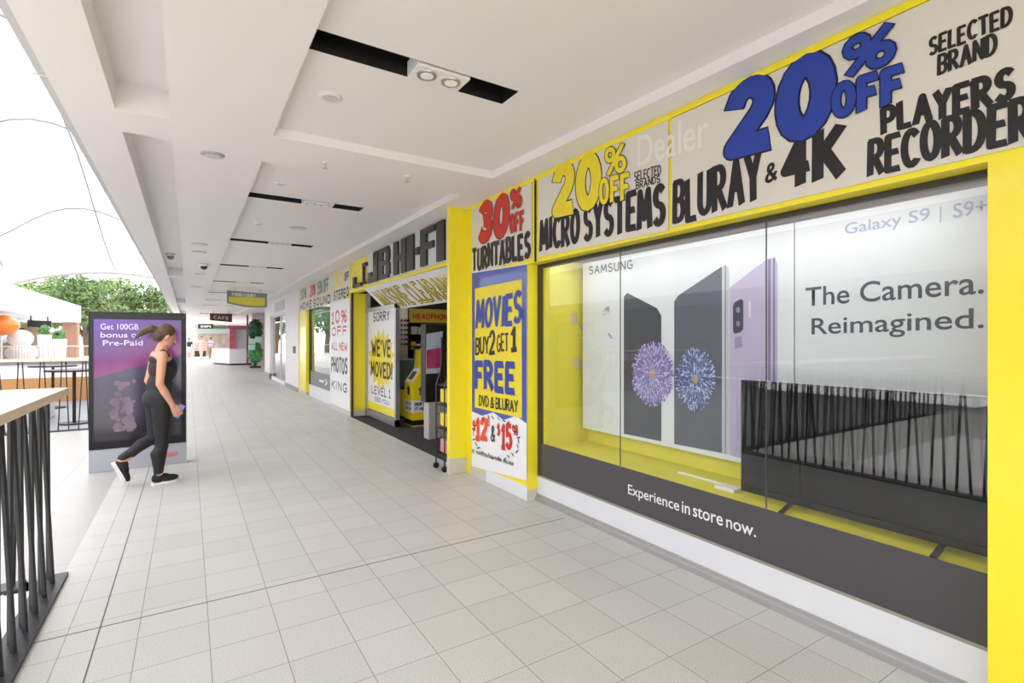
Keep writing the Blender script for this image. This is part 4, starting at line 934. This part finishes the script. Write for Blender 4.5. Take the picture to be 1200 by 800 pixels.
# opposite gallery: white fascia, column, sign
struct(MB().box(-12.5, -7.74, -30, 56.4, 2.92, 4.3).box(-7.9, -7.74, -30, 56.4, 4.3, 4.32), 'ceiling_left', mat('gallery_white', rgb(222, 222, 226), .6))
struct(MB().box(-12.5, -7.7, -30, 4, -.5, 0).box(-12, -.66, 27.9, 60, -.5, -.001), 'floor_gallery', PLINTH)
bc = thing('brick_column', 'brown brick column under the end of the opposite white canopy', 'column', (-8.3, 55.8, 0), kind='structure')
part(MB().box(-8.75, -7.8, 55.2, 56.2, 0, 2.92), 'shaft', mat('brown_brick', rgb(150, 112, 92), .7, var=.25, scale=8), bc)
bs2 = thing('gallery_sign', 'dark sign board hanging under the opposite canopy', 'sign', (-10, 42, 2.3))
part(MB().prism(qy(42, (32, 375), (60, 376), (60, 383), (32, 383)), (0, .2, 0)), 'board', BLK, bs2)
for x_ in (36, 56):
    p = onY(x_, 377, 42.1); part(MB().tube([(p.x, 42.1, p.z-.05), (p.x, 42.1, 2.93)], .04, 6), 'hanger', DGR, bs2)
cs = thing('stall_building', 'tan and brown stalls in the shade under the opposite canopy', 'stall', (-9, 48, 0))
part(MB().box(-12.2, -9.2, 50, 51, 0, 2.6), 'stall_front', mat('tan_stall', rgb(150, 130, 112), .7, var=.5, scale=1.4), cs); part(MB().box(-11.4, -10, 49.9, 50.2, 1.4, 2.3), 'opening', DGR, cs)
struct(MB().box(-12.5, -12.3, -30, 50, 0, 2.92), 'wall_left', mat('gallery_wall', rgb(176, 168, 160), .7, var=.3, scale=.6))

# ------------------------------------------------------------------ membrane canopy over the void
mm = bpy.data.materials.new('white_membrane'); mm.use_nodes = True; nt = mm.node_tree; nt.nodes.clear()
out = nt.nodes.new('ShaderNodeOutputMaterial'); mxs = nt.nodes.new('ShaderNodeMixShader'); mxs.inputs[0].default_value = .3
tl_ = nt.nodes.new('ShaderNodeBsdfTranslucent'); df = nt.nodes.new('ShaderNodeBsdfDiffuse'); nz = nt.nodes.new('ShaderNodeTexNoise'); nz.inputs['Scale'].default_value = .3
cr = nt.nodes.new('ShaderNodeValToRGB'); cr.color_ramp.elements[0].color = (.86, .87, .88, 1); cr.color_ramp.elements[1].color = (.97, .97, .97, 1)
nt.links.new(nz.outputs[0], cr.inputs[0]); nt.links.new(cr.outputs[0], tl_.inputs[0]); df.inputs[0].default_value = (.9, .9, .9, 1)
nt.links.new(tl_.outputs[0], mxs.inputs[1]); nt.links.new(df.outputs[0], mxs.inputs[2]); nt.links.new(mxs.outputs[0], out.inputs[0])
def memb(u, v_):      # u across (X), v along (Y)
    x = -16+17.5*u; Y = -20+58*v_
    z = 5.2+5.5*max(math.sin(PI*min(max(u*.92+.04, 0), 1)), 0)**.7*(.6+.4*math.cos((v_-.35)*3.0))
    rim = max(5.45-.042*(x+3.6)**2, 3.0)
    k = min(max((v_-.72)/.28, 0), 1); k = k*k*(3-2*k)
    return Vector((x, Y, z+(rim-z)*k))
mb = MB(); N1, N2 = 24, 40
gv = [[mb.bm.verts.new(memb(i/N1, j/N2)) for i in range(N1+1)] for j in range(N2+1)]
for j in range(N2):
    for i in range(N1): mb.bm.faces.new([gv[j][i], gv[j][i+1], gv[j+1][i+1], gv[j+1][i]])
mt = thing('membrane_roof', 'white stretched membrane roof with thin cables over the open court', 'canopy roof', (-7, 10, 5))
part(mb, 'membrane', mm, mt, True)
part(MB().tube([memb(i/N1, 1)-Vector((0, 0, .05)) for i in range(N1+1)], .09, 8), 'edge_beam', mat('edge_beam_grey', rgb(150, 150, 152), .5), mt)
CAB = mat('grey_cable', rgb(124, 124, 126), .6)
for pts_ in ([(u, .3+.55*(u-.2)) for u in [.2+.04*k for k in range(18)]], [(u, .75-.4*(u-.2)) for u in [.2+.04*k for k in range(18)]], [(.5+.02*math.sin(k), .25+.04*k) for k in range(18)], [(.72, .2+.04*k) for k in range(20)], [(.86, .25+.04*k) for k in range(18)], *[[(.3+.033*k, v_+.03*math.sin(k*.37)) for k in range(18)] for v_ in (.46, .56, .66, .76, .86)]):
    part(MB().tube([memb(*p)-Vector((0, 0, .3)) for p in pts_], .04, 6), 'cable', CAB, mt)

# ------------------------------------------------------------------ trees behind
TL = [mat('tree_leaf', rgb(104, 132, 66), .6, var=.45, scale=.9), mat('tree_leaf_dark', rgb(80, 104, 52), .6, var=.45, scale=.9)]
BARK = mat('bark', rgb(98, 80, 66), .9)
def tree(x, Y, h_, R_, seed, lab):
    rnd = random.Random(seed); t = thing('tree', lab, 'tree', (x, Y, -5), 'trees behind the court')
    tk = MB().tube([(x, Y, -5), (x+.3, Y, -1), (x, Y+.2, h_-R_)], [.4, .3, .2], 10)
    for k in range(5):
        a_ = 2*PI*k/5; tk.tube([(x, Y+.1, h_-R_*1.8), (x+.6*R_*math.cos(a_), Y+.6*R_*math.sin(a_), h_-R_*.7)], [.14, .05], 6)
    part(tk, 'trunk', BARK, t, True)
    mb = MB()
    for k in range(26):
        a_ = rnd.uniform(0, 2*PI); el_ = rnd.uniform(-.9, 1.3); rr = R_*rnd.uniform(.35, .85)
        c_ = (x+rr*math.cos(a_)*math.cos(el_), Y+rr*math.sin(a_)*math.cos(el_), h_-R_+rr*math.sin(el_)*.95)
        leaf_clump(mb, c_, (R_*.34, R_*.34, R_*.28), 130, .2, rnd)
    part(mb, 'crown', TL[seed % 2], t)
for k, (px_, dist, top, R_, lab) in enumerate(((18, 60, 322, 4.0, 'leafy green tree at the far left over the opposite canopy'), (52, 52, 318, 3.4, 'green tree second from the left behind the canopy end'), (98, 47, 312, 3.6, 'broad bright green tree in the middle above the advertising panel'), (130, 60, 314, 3.8, 'green tree right of the middle one behind the advertising panel'), (172, 55, 328, 3.6, 'green tree at the right beside the walkway ceiling edge'), (196, 68, 340, 3.6, 'lowest green tree behind the ceiling edge'))):
    p = onD(px_, top, dist); tree(p.x, p.y, p.z, R_, k+1, lab)

# ------------------------------------------------------------------ people
def remesh(mb, name, m, vox, smooth=3):
    me = bpy.data.meshes.new('r'); bmesh.ops.recalc_face_normals(mb.bm, faces=mb.bm.faces[:]); mb.bm.to_mesh(me); mb.bm.free()
    o = bpy.data.objects.new('r', me); COL.objects.link(o)
    r = o.modifiers.new('r', 'REMESH'); r.mode = 'VOXEL'; r.voxel_size = vox
    s_ = o.modifiers.new('s', 'SMOOTH'); s_.iterations = smooth; s_.factor = .5
    dg = bpy.context.evaluated_depsgraph_get(); m2 = bpy.data.meshes.new_from_object(o.evaluated_get(dg)); bpy.data.objects.remove(o)
    m2.name = name; m2.materials.clear(); m2.materials.append(m)
    for p_ in m2.polygons: p_.use_smooth = True
    o2 = bpy.data.objects.new(name, m2); COL.objects.link(o2)
    return o2
def limb(mb, pts, rs, n=10):
    mb.tube(pts, rs, n)
    for p_, r_ in zip(pts, rs): mb.ball(p_, r_, 2)
def ell(mb, c_, r, rot=None): 
    t = bmesh.new(); bmesh.ops.create_icosphere(t, subdivisions=3, radius=1)
    M = Matrix.Translation(c_) @ (rot.to_4x4() if rot else Matrix()) @ Matrix.Diagonal((*r, 1)); mb.merge(t, M)
# main woman, local axes: +x forward, +y her left, z up
def hand_mesh(mb, wrist, dirv, palm_n, side, s=1.0, curl=.9):
    """palm + four fingers + thumb; dirv = fingers' direction, palm_n = palm facing, side = thumb side"""
    D = Vector(dirv).normalized(); N = Vector(palm_n).normalized(); S = Vector(side).normalized(); Wp = Vector(wrist)
    for k in range(4):
        o_ = S*(.03-.02*k)*s; limb(mb, [Wp+o_*.5, Wp+D*.085*s+o_], [.014*s, .0115*s], 8)
        L_ = [.068, .076, .07, .055][k]*s; p0_ = Wp+D*.085*s+o_; d1 = (D*math.cos(curl*.4)+N*math.sin(curl*.4)); p1_ = p0_+d1*L_*.5; d2 = (D*math.cos(curl*1.3)+N*math.sin(curl*1.3)); p2_ = p1_+d2*L_*.3; d3 = (D*math.cos(curl*2)+N*math.sin(curl*2)); p3_ = p2_+d3*L_*.25
        limb(mb, [p0_, p1_, p2_, p3_], [.0105*s, .0098*s, .009*s, .008*s], 8)
    t0 = Wp+D*.03*s+S*.03*s; t1 = t0+(S*.7+D*.6+N*.3).normalized()*.04*s; t2 = t1+(S*.1+D*.8+N*.6).normalized()*.032*s
    limb(mb, [t0, t1, t2], [.014*s, .0115*s, .0095*s], 8)
ROOT = Vector((*onZ(183, 566, 0).xy, 0)); FD = (onZ(206, 563, 0)-onZ(168, 569.5, 0)); FANG = math.atan2(FD.y, FD.x)+.12
pw = thing('person', 'woman in a black sleeveless top and leggings walking past the purple advertising panel', 'person', tuple(ROOT)); pw.rotation_euler = (0, 0, FANG)
body = MB()
hipR, hipL = (.015, -.085, .83), (.015, .085, .83)
kneR, ankR = (.03, -.07, .455), (0, -.06, .085)
kneL, ankL = (.01, .08, .455), (-.27, .085, .27)
ell(body, (.01, 0, .86), (.115, .155, .115)); ell(body, (.03, 0, 1.0), (.095, .125, .14)); ell(body, (.055, 0, 1.17), (.11, .145, .15)); ell(body, (.04, 0, 1.28), (.09, .155, .08))
limb(body, [hipR, kneR, ankR], [.085, .056, .038]); limb(body, [hipL, kneL, ankL], [.085, .056, .038])
limb(body, [(.03, -.07, .38), (-.012, -.065, .31), (.0, -.06, .16)], [.05, .056, .04])
limb(body, [(-.05, .08, .43), (-.11, .08, .40), (-.19, .083, .33)], [.05, .054, .043])
limb(body, [ankR, (.03, -.06, .045), (.13, -.06, .03)], [.036, .036, .025]); limb(body, [ankL, (-.28, .085, .215), (-.24, .085, .14)], [.036, .034, .024])
shR, elR, wrR = (.0, -.165, 1.315), (-.035, -.20, 1.03), (.085, -.185, .80)
shL, elL, wrL = (.05, .165, 1.315), (.0, .215, 1.04), (.12, .20, .83)
for s_, e_, w_ in ((shR, elR, wrR), (shL, elL, wrL)): limb(body, [s_, e_, w_], [.046, .037, .026]); limb(body, [Vector(e_).lerp(Vector(w_), .05), Vector(e_).lerp(Vector(w_), .35), w_], [.036, .038, .024])
hand_mesh(body, wrR, (.45, .05, -.85), (.4, .75, .2), (.8, -.1, .5), 1.0, .9)
hand_mesh(body, wrL, (.35, 0, -.9), (.2, -.9, 0), (.9, 0, .3), 1.0, .6)
limb(body, [(.03, 0, 1.32), (.06, 0, 1.41)], [.055, .05])
# head, bowed forward
HR = Matrix.Rotation(math.radians(24), 3, 'Y'); HC = Vector((.085, 0, 1.505))
def hp(x, y, z): return HC + HR @ Vector((x, y, z))
ell(body, hp(-.008, 0, .02), (.092, .073, .092), HR); ell(body, hp(.03, 0, -.045), (.058, .056, .066), HR); ell(body, hp(.06, 0, -.085), (.026, .028, .02), HR)
limb(body, [hp(.083, 0, .015), hp(.108, 0, -.022)], [.009, .014]); ell(body, hp(.088, 0, -.055), (.012, .022, .007), HR); ell(body, hp(.086, 0, -.067), (.011, .019, .007), HR)
for sy in (-1, 1):
    ell(body, hp(-.005, sy*.075, -.01), (.018, .01, .03), HR); ell(body, hp(.078, sy*.032, .022), (.012, .024, .008), HR)
ob = remesh(body, 'body', SKINM, .0055, 2); ob.parent = pw
top = MB()
ell(top, (.01, 0, .87), (.128, .168, .12)); ell(top, (.03, 0, 1.0), (.108, .138, .15)); ell(top, (.06, 0, 1.17), (.124, .155, .15)); ell(top, (.04, 0, 1.27), (.1, .135, .07))
for sy in (-1, 1): limb(top, [(.045, sy*.1, 1.3), (.03, sy*.085, 1.345)], [.05, .03])
TOPM = mat('black_cotton', rgb(38, 38, 44), .8, var=.1, scale=12); LEGM = mat('black_leggings', rgb(26, 26, 30), .7, var=.08, scale=12)
remesh(top, 'tank_top', TOPM, .01, 3).parent = pw
lg = MB()
ell(lg, (.01, 0, .84), (.124, .164, .1)); 
limb(lg, [hipR, kneR, (.0, -.06, .125)], [.093, .064, .045]); limb(lg, [hipL, kneL, (-.26, .085, .295)], [.093, .064, .045])
limb(lg, [(.03, -.07, .38), (-.012, -.065, .31), (.0, -.06, .16)], [.057, .063, .047]); limb(lg, [(-.05, .08, .43), (-.11, .08, .40), (-.19, .083, .33)], [.057, .061, .05])
remesh(lg, 'leggings', LEGM, .01, 3).parent = pw
HAIR = mat('brown_hair', rgb(92, 68, 52), .6, var=.3, scale=30)
hr = MB()
ell(hr, hp(-.022, 0, .036), (.094, .083, .092), HR); ell(hr, hp(-.06, 0, -.01), (.06, .075, .075), HR)
limb(hr, [hp(-.09, 0, .03), hp(-.15, 0, .02), hp(-.2, .01, -.04), hp(-.23, .02, -.12)], [.035, .04, .035, .012])
remesh(hr, 'hair', HAIR, .008, 2).parent = pw
def shoe(c_, ang, sy):
    M = Matrix.Translation(c_) @ Matrix.Rotation(ang, 4, 'Y')
    up = MB(); ell(up, (.0, 0, .03), (.062, .044, .056)); ell(up, (.09, 0, .012), (.095, .046, .038)); ell(up, (.04, 0, .03), (.07, .036, .04))
    so = remesh(up, 'shoe', LEGM, .007, 2); so.data.transform(M); so.parent = pw
    s2 = MB()
    outl = [(-.06, -.02), (-.05, -.036), (.0, -.036), (.08, -.044), (.14, -.04), (.178, -.015), (.178, .015), (.14, .04), (.08, .044), (.0, .036), (-.05, .036), (-.06, .02)]
    s2.prism([(x, y, -.033) for x, y in outl], (0, 0, .022)); o_ = s2.build('sole', PAPER, so); o_.data.transform(M)
    l2 = MB()
    for k in range(3): l2.tube([(.03+.025*k, -.025, .066-.012*k), (.04+.025*k, .025, .066-.012*k)], .004, 6)
    o_ = l2.build('lace', DGR, so); o_.data.transform(M)
shoe((.0, -.06, .034), 0, -1); shoe((-.295, .085, .215), 1.15, 1)
# phone in her hand
ph_ = thing('phone', 'dark phone with pale blue glow held in the walking woman\'s lowered hand', 'phone', (0, 0, 0))
Mw = Matrix.Translation(ROOT) @ Matrix.Rotation(FANG, 4, 'Z')
pm1 = MB().box(-.036, .036, -.0045, .0045, -.072, .072, .004); o1 = pm1.build('phone_case', BLK)
pm2 = MB().box(-.033, .033, -.0052, -.0046, -.068, .068); o2 = pm2.build('screen', mat('phone_screen', rgb(120, 140, 200), .2, emit=.4), None)
ph_.matrix_world = Mw @ Matrix.Translation((.155, -.145, .735)) @ Matrix.Rotation(.5, 4, 'Y') @ Matrix.Rotation(.25, 4, 'Z')
o1.parent = ph_; o2.parent = ph_

def walker(x, Y, ang, h_, lab, topm, legm, skirt=False, stride=.12):
    t = thing('person', lab, 'person', (x, Y, 0), 'distant shoppers'); t.rotation_euler = (0, 0, ang); s = h_/1.68
    V_ = lambda *a_: Vector(a_)*s
    b = MB()
    ell(b, V_(0, 0, .92), V_(.11, .16, .12)); ell(b, V_(0, 0, 1.1), V_(.1, .14, .16)); ell(b, V_(0, 0, 1.28), V_(.11, .17, .13)); limb(b, [V_(0, 0, 1.38), V_(.01, 0, 1.47)], [.05*s, .045*s]); ell(b, V_(.02, 0, 1.57), V_(.09, .072, .11)); ell(b, V_(.1, 0, 1.55), V_(.02, .012, .018))
    for sy in (-1, 1):
        limb(b, [V_(0, sy*.085, .88), V_(sy*stride*.4+.03, sy*.085, .48), V_(sy*stride, sy*.08, .08)], [.085*s, .055*s, .038*s]); limb(b, [V_(sy*stride, sy*.08, .04), V_(sy*stride+.14, sy*.08, .03)], [.036*s, .026*s])
        limb(b, [V_(0, sy*.19, 1.35), V_(-sy*.05-.02, sy*.23, 1.08), V_(-sy*.1+.06, sy*.22, .85)], [.046*s, .036*s, .026*s])
        hand_mesh(b, V_(-sy*.1+.06, sy*.22, .85), (.2, 0, -1), (.1, -sy, 0), (1, 0, .2), s, .7)
    remesh(b, 'body', SKINM, .011, 2).parent = t
    b = MB(); ell(b, V_(0, 0, .98), V_(.125, .172, .12)); ell(b, V_(0, 0, 1.12), V_(.115, .155, .17)); ell(b, V_(0, 0, 1.27), V_(.122, .182, .13))
    for sy in (-1, 1): limb(b, [V_(0, sy*.18, 1.34), V_(-sy*.03, sy*.215, 1.2)], [.06*s, .055*s])
    remesh(b, 'shirt', topm, .014, 2).parent = t
    b = MB()
    if skirt: b.lathe([(.17*s, .98*s), (.24*s, .5*s)], n=20)
    else:
        ell(b, V_(0, 0, .9), V_(.125, .17, .12))
        for sy in (-1, 1): limb(b, [V_(0, sy*.085, .88), V_(sy*stride*.4+.03, sy*.085, .48), V_(sy*stride, sy*.08, .1)], [.1*s, .075*s, .06*s])
    remesh(b, 'skirt' if skirt else 'trousers', legm, .014, 2).parent = t
    b = MB(); ell(b, V_(0, 0, 1.6), V_(.1, .083, .1)); remesh(b, 'hair', HAIR, .012, 2).parent = t
TAN = mat('beige_linen', rgb(208, 186, 168), .8); STRP = mat('striped_knit', rgb(176, 160, 196), .8)
nt = STRP.node_tree; wv = nt.nodes.new('ShaderNodeTexWave'); wv.bands_direction = 'Z'; wv.inputs['Scale'].default_value = 3.2; tc = nt.nodes.new('ShaderNodeTexCoord'); cr = nt.nodes.new('ShaderNodeValToRGB'); cr.color_ramp.interpolation = 'CONSTANT'; cr.color_ramp.elements[0].color = rgb(130, 116, 168); cr.color_ramp.elements[1].color = rgb(226, 220, 230); cr.color_ramp.elements[1].position = .5
nt.links.new(tc.outputs['Object'], wv.inputs[0]); nt.links.new(wv.outputs[0], cr.inputs[0]); nt.links.new(cr.outputs[0], nt.nodes['Principled BSDF'].inputs['Base Color'])
p = onZ(221.5, 420.5, 0); walker(p.x, p.y, 1.2, 1.62, 'distant shopper in a black top and pale skirt beside the advertising panel', TOPM, mat('pale_skirt', rgb(196, 190, 196), .8), True)
p = onZ(236, 421, 0); walker(p.x, p.y, -2.0, 1.74, 'distant shopper dressed in beige walking with long strides', TAN, TAN, False, .22)
p = onZ(247, 421, 0); walker(p.x, p.y, 1.5, 1.66, 'distant shopper in a striped top and khaki trousers', STRP, mat('khaki_cloth', rgb(164, 140, 112), .8))
